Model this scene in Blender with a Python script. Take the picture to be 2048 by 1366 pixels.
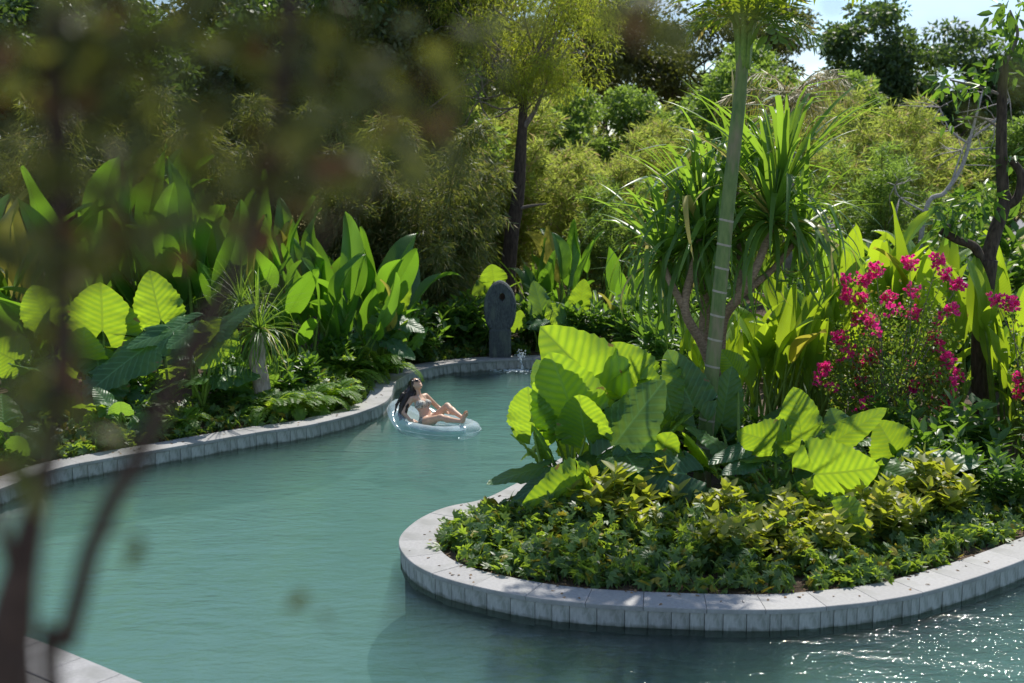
import bpy, bmesh, math, random
import numpy as np
from mathutils import Vector, Matrix
from mathutils.geometry import tessellate_polygon

for o in list(bpy.data.objects): bpy.data.objects.remove(o, do_unlink=True)
scene = bpy.context.scene
COL = scene.collection
R = math.radians

# ---------------------------------------------------------------- camera
cam_d = bpy.data.cameras.new('camera'); cam = bpy.data.objects.new('camera', cam_d); COL.objects.link(cam)
cam.location = (0, 0, 4.9)
cam.rotation_euler = (R(90) - math.atan(383 / 2500), 0, 0)
cam_d.sensor_width = 36; cam_d.lens = 36 * 2500 / 2048
cam_d.clip_start = 0.05; cam_d.clip_end = 3000
cam_d.dof.use_dof = True; cam_d.dof.focus_distance = 18.0; cam_d.dof.aperture_fstop = 1.4
scene.camera = cam

# ---------------------------------------------------------------- sky, sun, exposure
SUN_AZ, SUN_EL = R(21), R(53)
SUNV = Vector((math.sin(SUN_AZ) * math.cos(SUN_EL), math.cos(SUN_AZ) * math.cos(SUN_EL), math.sin(SUN_EL)))
world = bpy.data.worlds.new('World'); scene.world = world; world.use_nodes = True
wn = world.node_tree; wn.nodes.clear()
sky = wn.nodes.new('ShaderNodeTexSky'); sky.sky_type = 'NISHITA'; sky.sun_disc = False
sky.sun_elevation = SUN_EL; sky.sun_rotation = SUN_AZ; sky.altitude = 50; sky.dust_density = .05; sky.air_density = .85; sky.ozone_density = 2.0
tc = wn.nodes.new('ShaderNodeTexCoord'); mp = wn.nodes.new('ShaderNodeMapping'); mp.inputs['Scale'].default_value = (1.4, 1.4, 4.2)
cn = wn.nodes.new('ShaderNodeTexNoise'); cn.inputs['Scale'].default_value = 2.3; cn.inputs['Detail'].default_value = 8; cn.inputs['Roughness'].default_value = .55
cr = wn.nodes.new('ShaderNodeValToRGB'); cr.color_ramp.elements[0].position = .45; cr.color_ramp.elements[1].position = .68
mixc = wn.nodes.new('ShaderNodeMix'); mixc.data_type = 'RGBA'
mixc.inputs[7].default_value = (3.9, 4.5, 5.7, 1)
bg = wn.nodes.new('ShaderNodeBackground'); bg.inputs['Strength'].default_value = .125
wo = wn.nodes.new('ShaderNodeOutputWorld')
L_ = wn.links.new
L_(tc.outputs['Generated'], mp.inputs['Vector']); L_(mp.outputs[0], cn.inputs['Vector']); L_(cn.outputs['Fac'], cr.inputs['Fac'])
L_(cr.outputs['Color'], mixc.inputs[0]); L_(sky.outputs[0], mixc.inputs[6]); L_(mixc.outputs[2], bg.inputs['Color']); L_(bg.outputs[0], wo.inputs['Surface'])
sun_d = bpy.data.lights.new('sun', 'SUN'); sun_d.energy = 4.4; sun_d.angle = R(.53); sun_d.color = (1, .95, .86)
sun = bpy.data.objects.new('sun', sun_d); COL.objects.link(sun)
sun.rotation_euler = (-SUNV).to_track_quat('-Z', 'Y').to_euler(); sun.location = (20, 60, 60)
vs = scene.view_settings; vs.view_transform = 'Standard'; vs.look = 'None'; vs.exposure = 0.42; vs.gamma = 1; vs.use_curve_mapping = False
cy = scene.cycles
cy.use_denoising = True; cy.max_bounces = 7; cy.diffuse_bounces = 3; cy.glossy_bounces = 3; cy.transmission_bounces = 5
cy.transparent_max_bounces = 10; cy.caustics_reflective = False; cy.caustics_refractive = False
cy.sample_clamp_indirect = 6
SHORE=[(-8.404, 14.006), (-7.745, 15.291), (-7.383, 16.199), (-7.114, 17.029), (-6.749, 18.063), (-6.286, 18.58), (-5.619, 19.192), (-4.918, 19.844), (-4.194, 20.502), (-3.621, 20.887), (-3.27, 21.285), (-2.909, 21.783), (-2.617, 22.349), (-2.404, 22.944), (-2.343, 23.669), (-2.382, 24.388), (-2.362, 25.263), (-2.053, 26.323), (-1.571, 27.08), (-1.036, 27.474), (-0.383, 27.743), (0.407, 27.879), (1.1, 27.95), (1.9, 27.5), (2.55, 26.3), (2.6, 24.4), (2.2, 22.2), (1.55, 20.3), (0.7, 18.5), (-0.266, 16.516), (-0.827, 16.009), (-1.148, 15.508), (-1.313, 14.954), (-1.348, 14.573), (-1.283, 14.172), (-1.127, 13.756), (-0.917, 13.43), (-0.63, 13.151), (-0.242, 12.882), (0.29, 12.608), (0.802, 12.461), (1.314, 12.374), (2.19, 12.289), (2.817, 12.289), (3.31, 12.389), (3.824, 12.534), (4.389, 12.789), (5.022, 13.199), (5.493, 13.549), (5.909, 13.88), (6.745, 14.573), (7.982, 15.62), (9.972, 17.352), (12.5, 18.6), (16.5, 19.4)]
DECK=[(-8.656, 13.652), (-6.787, 12.759), (-5.448, 11.998), (-4.714, 11.528), (-4.072, 11.068), (-3.29, 10.471), (-2.531, 9.885), (-1.666, 9.222)]
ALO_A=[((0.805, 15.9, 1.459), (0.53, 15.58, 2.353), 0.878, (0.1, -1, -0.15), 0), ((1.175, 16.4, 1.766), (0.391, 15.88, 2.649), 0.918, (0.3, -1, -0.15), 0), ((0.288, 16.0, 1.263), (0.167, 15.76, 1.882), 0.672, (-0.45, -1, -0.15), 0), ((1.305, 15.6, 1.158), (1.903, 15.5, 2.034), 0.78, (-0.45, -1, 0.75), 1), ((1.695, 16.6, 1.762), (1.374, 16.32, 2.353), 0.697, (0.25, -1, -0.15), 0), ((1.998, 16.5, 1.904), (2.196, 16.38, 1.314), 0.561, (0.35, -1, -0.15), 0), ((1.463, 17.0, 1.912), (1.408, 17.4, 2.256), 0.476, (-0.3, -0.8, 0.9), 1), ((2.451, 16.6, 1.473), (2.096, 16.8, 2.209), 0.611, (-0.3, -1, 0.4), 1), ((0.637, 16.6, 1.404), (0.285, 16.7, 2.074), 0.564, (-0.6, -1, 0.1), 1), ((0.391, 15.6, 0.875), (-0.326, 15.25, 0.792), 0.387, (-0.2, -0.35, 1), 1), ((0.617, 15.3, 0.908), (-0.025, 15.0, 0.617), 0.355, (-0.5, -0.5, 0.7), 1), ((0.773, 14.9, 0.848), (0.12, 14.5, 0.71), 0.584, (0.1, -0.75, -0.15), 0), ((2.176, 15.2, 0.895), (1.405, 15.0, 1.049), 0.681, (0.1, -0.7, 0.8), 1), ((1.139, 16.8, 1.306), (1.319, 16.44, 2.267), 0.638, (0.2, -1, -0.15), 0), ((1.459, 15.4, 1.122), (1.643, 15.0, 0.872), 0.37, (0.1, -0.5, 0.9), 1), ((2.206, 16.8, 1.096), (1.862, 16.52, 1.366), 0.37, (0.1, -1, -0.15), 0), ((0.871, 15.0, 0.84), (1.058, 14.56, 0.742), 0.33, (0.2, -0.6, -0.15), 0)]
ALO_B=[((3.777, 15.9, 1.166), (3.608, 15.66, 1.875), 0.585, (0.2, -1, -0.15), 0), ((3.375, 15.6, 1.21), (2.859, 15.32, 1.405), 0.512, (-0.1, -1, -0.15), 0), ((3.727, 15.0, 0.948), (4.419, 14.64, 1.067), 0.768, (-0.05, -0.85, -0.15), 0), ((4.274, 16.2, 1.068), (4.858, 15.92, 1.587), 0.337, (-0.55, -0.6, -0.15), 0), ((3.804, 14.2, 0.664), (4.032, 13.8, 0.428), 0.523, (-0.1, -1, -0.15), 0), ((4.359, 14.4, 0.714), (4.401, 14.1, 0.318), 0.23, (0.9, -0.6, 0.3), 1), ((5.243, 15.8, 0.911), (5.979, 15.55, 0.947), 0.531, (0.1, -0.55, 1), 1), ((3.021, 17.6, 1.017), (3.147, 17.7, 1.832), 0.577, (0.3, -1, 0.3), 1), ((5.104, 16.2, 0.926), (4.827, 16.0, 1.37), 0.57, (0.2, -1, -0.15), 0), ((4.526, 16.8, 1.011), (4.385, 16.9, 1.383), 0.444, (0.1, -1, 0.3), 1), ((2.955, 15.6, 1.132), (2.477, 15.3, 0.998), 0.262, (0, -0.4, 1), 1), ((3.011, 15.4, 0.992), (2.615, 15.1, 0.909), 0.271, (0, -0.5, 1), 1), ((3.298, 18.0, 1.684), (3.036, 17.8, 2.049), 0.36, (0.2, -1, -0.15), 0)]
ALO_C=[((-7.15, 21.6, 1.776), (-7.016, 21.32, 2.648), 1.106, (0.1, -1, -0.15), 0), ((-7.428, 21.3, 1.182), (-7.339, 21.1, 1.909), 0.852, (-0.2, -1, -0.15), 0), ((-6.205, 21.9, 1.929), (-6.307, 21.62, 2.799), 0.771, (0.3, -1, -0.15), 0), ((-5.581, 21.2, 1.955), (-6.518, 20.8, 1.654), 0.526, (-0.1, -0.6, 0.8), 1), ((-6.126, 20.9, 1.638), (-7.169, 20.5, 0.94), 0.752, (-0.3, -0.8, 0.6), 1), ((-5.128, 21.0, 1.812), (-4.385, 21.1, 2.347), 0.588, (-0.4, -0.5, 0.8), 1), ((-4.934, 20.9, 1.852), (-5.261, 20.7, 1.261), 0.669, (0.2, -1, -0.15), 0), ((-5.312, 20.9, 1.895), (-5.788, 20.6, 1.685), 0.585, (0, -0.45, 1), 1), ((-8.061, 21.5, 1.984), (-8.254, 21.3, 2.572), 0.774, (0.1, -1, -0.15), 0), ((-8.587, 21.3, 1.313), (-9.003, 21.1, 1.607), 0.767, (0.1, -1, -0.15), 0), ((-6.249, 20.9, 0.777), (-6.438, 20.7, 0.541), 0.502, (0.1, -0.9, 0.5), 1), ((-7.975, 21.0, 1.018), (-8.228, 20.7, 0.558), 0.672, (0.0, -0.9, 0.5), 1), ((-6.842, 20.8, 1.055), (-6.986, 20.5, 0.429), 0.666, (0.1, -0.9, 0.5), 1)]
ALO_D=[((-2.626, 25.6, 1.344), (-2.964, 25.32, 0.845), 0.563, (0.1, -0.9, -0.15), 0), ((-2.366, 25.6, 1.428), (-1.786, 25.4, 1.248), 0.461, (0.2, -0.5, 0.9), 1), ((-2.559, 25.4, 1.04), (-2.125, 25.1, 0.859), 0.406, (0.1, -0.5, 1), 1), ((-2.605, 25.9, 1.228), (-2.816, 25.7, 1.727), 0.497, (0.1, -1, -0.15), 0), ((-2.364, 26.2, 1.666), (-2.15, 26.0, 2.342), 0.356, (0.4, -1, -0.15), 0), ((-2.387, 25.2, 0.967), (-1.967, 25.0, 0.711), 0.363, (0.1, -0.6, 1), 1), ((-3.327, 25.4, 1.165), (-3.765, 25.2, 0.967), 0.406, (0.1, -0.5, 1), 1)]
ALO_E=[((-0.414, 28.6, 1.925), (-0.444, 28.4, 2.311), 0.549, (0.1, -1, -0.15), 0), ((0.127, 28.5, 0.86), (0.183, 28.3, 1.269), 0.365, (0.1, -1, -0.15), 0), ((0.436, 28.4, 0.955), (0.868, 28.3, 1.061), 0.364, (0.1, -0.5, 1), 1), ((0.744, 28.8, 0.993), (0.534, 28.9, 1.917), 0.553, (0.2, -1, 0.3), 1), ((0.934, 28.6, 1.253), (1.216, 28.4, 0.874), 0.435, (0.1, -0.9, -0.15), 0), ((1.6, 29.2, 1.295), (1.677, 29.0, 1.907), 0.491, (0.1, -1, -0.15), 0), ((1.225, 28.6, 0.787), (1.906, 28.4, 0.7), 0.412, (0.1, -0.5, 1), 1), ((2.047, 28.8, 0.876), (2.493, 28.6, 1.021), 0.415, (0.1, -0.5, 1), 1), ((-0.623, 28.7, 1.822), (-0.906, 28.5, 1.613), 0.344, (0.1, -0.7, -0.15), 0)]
PALM=[(2.649, 17.0, 0.154), (2.677, 17.0, 0.765), (2.754, 17.02, 1.753), (2.832, 17.05, 2.726), (2.92, 17.1, 3.888), (3.021, 17.15, 5.034), (3.081, 17.2, 5.635), (3.114, 17.22, 6.263), (3.139, 17.25, 6.757)]
PRT=[(7.957, 20.6, -0.241), (7.876, 20.6, 0.75), (7.811, 20.6, 1.601), (7.825, 20.6, 2.524), (7.849, 20.6, 3.105)]
PRL=[(7.801, 20.6, 2.94), (7.594, 20.5, 3.319), (7.265, 20.4, 3.449), (6.988, 20.4, 3.596)]
PRL2=[(7.098, 20.4, 3.531), (7.113, 20.4, 3.709)]
PRR=[(7.829, 20.6, 3.022), (7.985, 20.7, 3.552), (8.16, 20.8, 4.041), (8.115, 20.8, 4.247), (8.051, 20.8, 4.9), (8.012, 20.8, 5.708), (8.006, 20.8, 6.348)]
PRR2=[(8.149, 20.8, 3.959), (8.322, 20.7, 4.127), (8.357, 20.7, 4.494), (8.177, 20.7, 4.754)]
PRR3=[(7.999, 20.8, 5.788), (7.604, 20.7, 5.904), (7.076, 20.6, 6.018)]
PRR4=[(7.999, 20.8, 6.188), (8.162, 20.7, 6.735), (8.017, 20.7, 7.128)]
PRR5=[(8.04, 20.8, 5.224), (7.705, 20.9, 5.429), (7.33, 21, 5.391)]
DEAD=[(10.859, 33, 3.276), (11.357, 33, 3.798), (11.777, 33, 4.512), (11.988, 33, 5.415), (12.194, 33, 6.373)]
DEAD2=[(11.481, 33, 3.928), (11.756, 33, 4.9), (12.05, 33, 5.479)]
DEAD3=[(11.999, 33, 5.222), (12.559, 33, 5.671), (12.918, 33, 6.182)]
DEAD4=[(10.859, 33, 3.276), (10.183, 33, 3.668), (10.037, 33, 3.993)]
DEAD5=[(11.887, 33, 4.9), (12.47, 33, 4.964)]
DEAD6=[(11.945, 33, 5.029), (11.403, 33, 5.415), (11.112, 33, 5.991)]
PAN_L=[(3.251, 19.2, 1.192), (2.915, 18.9, 1.95), (2.608, 18.7, 2.516), (2.751, 19.0, 3.092), (2.901, 19.3, 3.527)]
PAN_R=[(3.251, 19.2, 1.192), (3.213, 18.9, 2.259), (3.394, 18.5, 2.766), (3.642, 18.5, 3.214), (3.948, 19.0, 3.814)]
PAN_M=[(2.961, 19.2, 1.904), (3.015, 19.4, 2.584), (2.956, 19.6, 3.035), (3.158, 19.8, 4.122)]
YTREE=[(-0.203, 36, 0.017), (-0.029, 36, 2.34), (0.158, 36, 3.485), (0.256, 36, 4.9), (0.312, 36, 5.881), (0.366, 36, 7.406)]
YT2=[(0.284, 36, 5.461), (0.648, 35.8, 6.014), (1.06, 35.6, 6.968), (1.608, 35.5, 7.777)]
YT3=[(0.086, 36, 3.199), (0.513, 35.8, 3.322), (0.966, 35.7, 3.383)]
YT4=[(0.226, 36, 6.299), (-0.198, 36.2, 7.419), (-0.907, 36.4, 8.542)]
BOUG=[(5.404, 18.505, 3.139), (5.026, 18.704, 2.969), (5.271, 18.59, 2.981), (5.061, 18.743, 2.723), (5.309, 18.757, 2.661), (5.868, 18.393, 3.261), (6.268, 18.359, 3.286), (6.582, 18.894, 3.041), (6.652, 18.519, 2.936), (5.96, 18.502, 2.841), (5.765, 18.997, 2.67), (6.049, 18.656, 2.468), (5.29, 18.894, 2.399), (5.38, 18.66, 2.308), (4.979, 18.765, 2.087), (5.03, 18.448, 1.93), (5.484, 18.763, 1.802), (5.302, 18.914, 1.684), (4.751, 18.69, 1.614), (6.428, 18.832, 2.092), (6.511, 18.786, 1.953), (6.489, 18.392, 1.818), (6.448, 18.843, 1.479), (6.76, 18.734, 1.514), (6.084, 18.546, 1.349), (6.523, 18.37, 2.573), (5.37, 18.913, 1.341), (6.659, 18.657, 1.18)]
BOUG2=[(7.271, 18.088, 2.689), (7.074, 18.152, 2.733), (7.47, 18.086, 1.571), (7.532, 18.168, 1.346), (7.618, 17.958, 2.464), (7.761, 18.12, 1.849)]
FT=[(-0.543, 1.276, 4.301), (-0.536, 1.276, 4.392), (-0.523, 1.276, 4.453), (-0.508, 1.288, 4.521), (-0.489, 1.299, 4.595), (-0.477, 1.31, 4.69), (-0.478, 1.332, 4.821), (-0.478, 1.332, 4.952), (-0.476, 1.332, 5.083)]
F2=[(-0.526, 1.276, 4.442), (-0.527, 1.243, 4.513), (-0.534, 1.221, 4.577)]
F3=[(-0.518, 1.332, 4.287), (-0.5, 1.332, 4.352), (-0.48, 1.332, 4.416), (-0.467, 1.332, 4.46), (-0.439, 1.332, 4.52), (-0.41, 1.332, 4.565), (-0.377, 1.332, 4.632), (-0.345, 1.332, 4.692), (-0.307, 1.332, 4.752), (-0.279, 1.332, 4.811), (-0.255, 1.332, 4.884), (-0.237, 1.332, 4.993), (-0.224, 1.332, 5.083)]
F4=[(-0.461, 1.332, 4.471), (-0.437, 1.321, 4.488), (-0.412, 1.31, 4.488), (-0.399, 1.31, 4.48)]
F5=[(-0.376, 1.332, 4.643), (-0.326, 1.332, 4.692), (-0.27, 1.332, 4.741), (-0.208, 1.354, 4.804), (-0.153, 1.354, 4.857), (-0.089, 1.365, 4.884)]
F6=[(-0.255, 1.332, 4.884), (-0.202, 1.332, 4.926), (-0.138, 1.332, 4.952), (-0.065, 1.332, 4.977)]
F7=[(-0.48, 1.332, 4.926), (-0.427, 1.354, 4.979), (-0.361, 1.354, 5.025), (-0.317, 1.354, 5.086)]
FBLOB=[((-0.483, 1.32, 4.977), 0.0898, 0.1373, 52), ((-0.379, 1.375, 4.996), 0.121, 0.0935, 56), ((-0.25, 1.375, 4.99), 0.11, 0.0935, 34), ((-0.139, 1.342, 4.988), 0.102, 0.0752, 20), ((-0.2, 1.32, 4.905), 0.0845, 0.0528, 18), ((-0.085, 1.32, 4.926), 0.0581, 0.0634, 9), ((-0.51, 1.32, 4.785), 0.0686, 0.1003, 42), ((-0.496, 1.265, 4.666), 0.0607, 0.0759, 24), ((-0.377, 1.375, 4.9), 0.1265, 0.055, 30), ((-0.436, 1.375, 4.819), 0.0825, 0.066, 24), ((-0.307, 1.342, 4.837), 0.0698, 0.0483, 12), ((-0.473, 1.32, 4.579), 0.0317, 0.0317, 5), ((-0.036, 1.43, 5.032), 0.0515, 0.0515, 4), ((0.173, 1.21, 5.007), 0.0339, 0.0242, 4), ((0.104, 1.21, 5.033), 0.0339, 0.0145, 3), ((0.485, 1.21, 4.952), 0.0136, 0.0218, 2), ((-0.17, 1.32, 4.864), 0.0739, 0.0264, 7), ((-0.109, 1.32, 4.877), 0.0158, 0.0106, 1), ((-0.515, 1.21, 4.575), 0.0194, 0.0387, 4), ((0.294, 1.21, 5.044), 0.0145, 0.0145, 1)]
FSING=[(-0.245, 1.438, 4.375), (-0.231, 1.438, 4.359), (-0.428, 1.38, 4.465), (-0.42, 1.38, 4.456)]

# ---------------------------------------------------------------- helpers
def link(o, parent=None):
    COL.objects.link(o)
    if parent is not None: o.parent = parent
    return o
def tag(o, label=None, cat=None, group=None, kind=None):
    if label: o['label'] = label
    if cat: o['category'] = cat
    if group: o['group'] = group
    if kind: o['kind'] = kind
    return o
def thing(name, label, cat, loc=(0, 0, 0), group=None, rz=0):
    o = bpy.data.objects.new(name, None); o.empty_display_size = .1
    o.location = loc; o.rotation_euler = (0, 0, rz); link(o)
    return tag(o, label, cat, group)
def mk(name, V, faces, luv=None, smooth=True, mats=(), midx=None):
    """mesh from numpy: V (n,3); faces list of (m,3) or (m,4) int arrays"""
    V = np.asarray(V, np.float32)
    faces = [np.asarray(f, np.int32) for f in (faces if isinstance(faces, (list, tuple)) else [faces])]
    faces = [f for f in faces if len(f)]
    loops = np.concatenate([f.ravel() for f in faces]); tot = np.concatenate([np.full(len(f), f.shape[1], np.int32) for f in faces])
    start = np.concatenate([[0], np.cumsum(tot)[:-1]]).astype(np.int32)
    me = bpy.data.meshes.new(name)
    me.vertices.add(len(V)); me.vertices.foreach_set('co', V.ravel())
    me.loops.add(len(loops)); me.loops.foreach_set('vertex_index', loops)
    me.polygons.add(len(tot)); me.polygons.foreach_set('loop_start', start)
    try: me.polygons.foreach_set('loop_total', tot)
    except Exception: pass
    if luv is not None:
        a = me.attributes.new('luv', 'FLOAT_VECTOR', 'POINT'); a.data.foreach_set('vector', np.asarray(luv, np.float32).ravel())
    for m in mats: me.materials.append(m)
    if midx is not None: me.polygons.foreach_set('material_index', np.asarray(midx, np.int32))
    me.update(calc_edges=True); me.validate()
    me.polygons.foreach_set('use_smooth', np.full(len(me.polygons), bool(smooth)))
    return me
def ob(name, me, parent=None, loc=None, mat4=None):
    o = bpy.data.objects.new(name, me); link(o, parent)
    if loc is not None: o.location = loc
    if mat4 is not None: o.matrix_local = mat4
    return o
def catmull(P, n=8):
    P = [np.array(p, float) for p in P]; Q = [2 * P[0] - P[1]] + P + [2 * P[-1] - P[-2]]; out = []
    for i in range(1, len(Q) - 2):
        a, b, c, d = Q[i - 1:i + 3]
        for t in np.arange(n) / n:
            out.append(.5 * (2 * b + (c - a) * t + (2 * a - 5 * b + 4 * c - d) * t * t + (3 * b - a - 3 * c + d) * t ** 3))
    out.append(P[-1]); return np.array(out)
def resample(P, step):
    s = np.concatenate([[0], np.cumsum(np.linalg.norm(np.diff(P, axis=0), axis=1))]); n = max(2, int(s[-1] / step) + 1)
    t = np.linspace(0, s[-1], n); return np.stack([np.interp(t, s, P[:, k]) for k in range(P.shape[1])], 1)
def tube_vf(P, rad, seg=8, cap=True, off=0):
    P = np.asarray(P, float); n = len(P); rad = np.broadcast_to(np.asarray(rad, float), (n,))
    T = np.gradient(P, axis=0); T /= np.linalg.norm(T, axis=1)[:, None] + 1e-9
    ref = np.array([1., 0, 0]) if abs(T[0][0]) < .8 else np.array([0, 1., 0])
    V = []
    for i in range(n):
        ref = ref - T[i] * ref.dot(T[i]); ref /= np.linalg.norm(ref) + 1e-9; b = np.cross(T[i], ref)
        a = np.arange(seg) * 2 * math.pi / seg
        V.append(P[i] + rad[i] * (np.cos(a)[:, None] * ref + np.sin(a)[:, None] * b))
    V = np.concatenate(V); i = np.arange(n - 1)[:, None] * seg; j = np.arange(seg)[None]; k = (j + 1) % seg
    F = np.stack([i + j, i + k, i + seg + k, i + seg + j], -1).reshape(-1, 4)
    if cap:
        V = np.concatenate([V, P[:1], P[-1:]]); c0 = n * seg; jj = np.arange(seg)
        t0 = np.stack([np.full(seg, c0), (jj + 1) % seg, jj], 1); t1 = np.stack([np.full(seg, c0 + 1), (n - 1) * seg + jj, (n - 1) * seg + (jj + 1) % seg], 1)
        return V, F + off, np.concatenate([t0, t1]) + off
    return V, F + off, np.zeros((0, 3), int)
def tube(name, P, rad, mat, parent=None, seg=8, sub=5):
    P = np.asarray(P, float); rad = np.broadcast_to(np.asarray(rad, float), (len(P),))
    if sub > 1 and len(P) > 2:
        Q = catmull(P, sub); rad = np.interp(np.linspace(0, 1, len(Q)), np.linspace(0, 1, len(P)), rad); P = Q
    V, F, T = tube_vf(P, rad, seg)
    return ob(name, mk(name, V, [F, T], mats=[mat]), parent)
def vec(*a): return np.array(a, float)
class Acc:
    def __init__(s): s.V = []; s.Q = []; s.T = []; s.n = 0; s.L = []
    def add(s, V, Q=None, T=None, luv=None):
        V = np.asarray(V, float)
        if Q is not None and len(Q): s.Q.append(np.asarray(Q) + s.n)
        if T is not None and len(T): s.T.append(np.asarray(T) + s.n)
        s.V.append(V); s.L.append(luv if luv is not None else np.zeros((len(V), 3))); s.n += len(V)
    def mesh(s, name, mats, smooth=True):
        f = []
        if s.Q: f.append(np.concatenate(s.Q))
        if s.T: f.append(np.concatenate(s.T))
        return mk(name, np.concatenate(s.V), f, np.concatenate(s.L), smooth, mats)
def unit(v): return v / (np.linalg.norm(v, axis=-1, keepdims=True) + 1e-9)

# ---------------------------------------------------------------- materials
def nodes(name):
    m = bpy.data.materials.new(name); m.use_nodes = True; nt = m.node_tree; nt.nodes.clear()
    out = nt.nodes.new('ShaderNodeOutputMaterial')
    def N(t, **kw):
        n = nt.nodes.new(t)
        for k, v in kw.items():
            if k in n.inputs: n.inputs[k].default_value = v
            else: setattr(n, k, v)
        return n
    return m, nt, out, N, nt.links.new
def rgb(c): return (*c, 1)
def mixrgb(N, L, fac, a, b, mode='MIX'):
    n = N('ShaderNodeMix', data_type='RGBA', blend_type=mode)
    for sock, v in ((n.inputs[0], fac), (n.inputs[6], a), (n.inputs[7], b)):
        if hasattr(v, 'is_output'): L(v, sock)
        elif isinstance(v, (int, float)): sock.default_value = v
        else: sock.default_value = rgb(v)
    return n.outputs[2]
def mth(N, L, op, a, b=None, c=None):
    n = N('ShaderNodeMath', operation=op)
    for i, v in enumerate((a, b, c)):
        if v is None: continue
        if hasattr(v, 'is_output'): L(v, n.inputs[i])
        else: n.inputs[i].default_value = v
    return n.outputs[0]
def leaf_mat(name, dark, light, trans, tfac=.42, rough=.42, vein=0, vfreq=11, vslope=.45, old=None, oldamt=.05, spec=.5, objrand=1.0):
    """leaf: luv.x across (-1..1), luv.y along, luv.z random per leaf"""
    m, nt, out, N, L = nodes(name)
    at = N('ShaderNodeAttribute', attribute_name='luv'); sp = N('ShaderNodeSeparateXYZ'); L(at.outputs['Vector'], sp.inputs[0])
    oi = N('ShaderNodeObjectInfo')
    r = mth(N, L, 'FRACT', mth(N, L, 'ADD', mth(N, L, 'MULTIPLY', sp.outputs[2], .999), mth(N, L, 'MULTIPLY', oi.outputs['Random'], objrand)))
    tcn = N('ShaderNodeTexCoord'); no = N('ShaderNodeTexNoise', Scale=7.0, Detail=3.0); L(tcn.outputs['Object'], no.inputs['Vector'])
    f = mth(N, L, 'ADD', mth(N, L, 'MULTIPLY', r, .75), mth(N, L, 'MULTIPLY_ADD', no.outputs['Fac'], .8, -.28))
    f = mth(N, L, 'MINIMUM', mth(N, L, 'MAXIMUM', f, 0.), 1.)
    col = mixrgb(N, L, f, dark, light)
    tdark = tuple(c * .62 for c in trans)
    tcol = mixrgb(N, L, f, tdark, trans)
    if old:
        k = mth(N, L, 'GREATER_THAN', mth(N, L, 'FRACT', mth(N, L, 'MULTIPLY', r, 7.31)), 1 - oldamt)
        col = mixrgb(N, L, k, col, old); tcol = mixrgb(N, L, k, tcol, old)
    bump = None
    if vein:
        ax = mth(N, L, 'ABSOLUTE', sp.outputs[0])
        ph = mth(N, L, 'SUBTRACT', sp.outputs[1], mth(N, L, 'MULTIPLY', ax, vslope))
        s = mth(N, L, 'SINE', mth(N, L, 'MULTIPLY', ph, vfreq * 2 * math.pi))
        v1 = mth(N, L, 'POWER', mth(N, L, 'MULTIPLY_ADD', s, .5, .5), 10.)
        mid = mth(N, L, 'LESS_THAN', ax, .035)
        vv = mth(N, L, 'MINIMUM', mth(N, L, 'ADD', mth(N, L, 'MULTIPLY', v1, .8), mid), 1.)
        vm = mth(N, L, 'MULTIPLY', vv, vein)
        col = mixrgb(N, L, vm, col, tuple(min(1, c * 2.2 + .03) for c in light))
        tcol = mixrgb(N, L, mth(N, L, 'MULTIPLY', mth(N, L, 'MULTIPLY_ADD', s, .5, .5), vein * .6), tcol, (trans[0] * .40, trans[1] * .58, trans[2]))
        tcol = mixrgb(N, L, vm, tcol, tuple(c * .5 for c in trans))
        n3 = N('ShaderNodeTexNoise', Scale=5.0, Detail=5.0); L(tcn.outputs['Object'], n3.inputs['Vector'])
        ed = mth(N, L, 'GREATER_THAN', mth(N, L, 'ADD', mth(N, L, 'MULTIPLY', ax, .32), n3.outputs['Fac']), .93)
        col = mixrgb(N, L, ed, col, (.22, .16, .06)); tcol = mixrgb(N, L, ed, tcol, (.30, .22, .05))
        bn = N('ShaderNodeBump', Strength=.25, Distance=.008); L(s, bn.inputs['Height']); bump = bn.outputs[0]
    pb = N('ShaderNodeBsdfPrincipled', Roughness=rough); pb.inputs['Specular IOR Level'].default_value = spec
    L(col, pb.inputs['Base Color'])
    tr = N('ShaderNodeBsdfTranslucent'); L(tcol, tr.inputs['Color'])
    if bump: L(bump, pb.inputs['Normal'])
    mx = N('ShaderNodeMixShader'); mx.inputs[0].default_value = tfac; L(pb.outputs[0], mx.inputs[1]); L(tr.outputs[0], mx.inputs[2])
    L(mx.outputs[0], out.inputs['Surface']); return m
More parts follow.
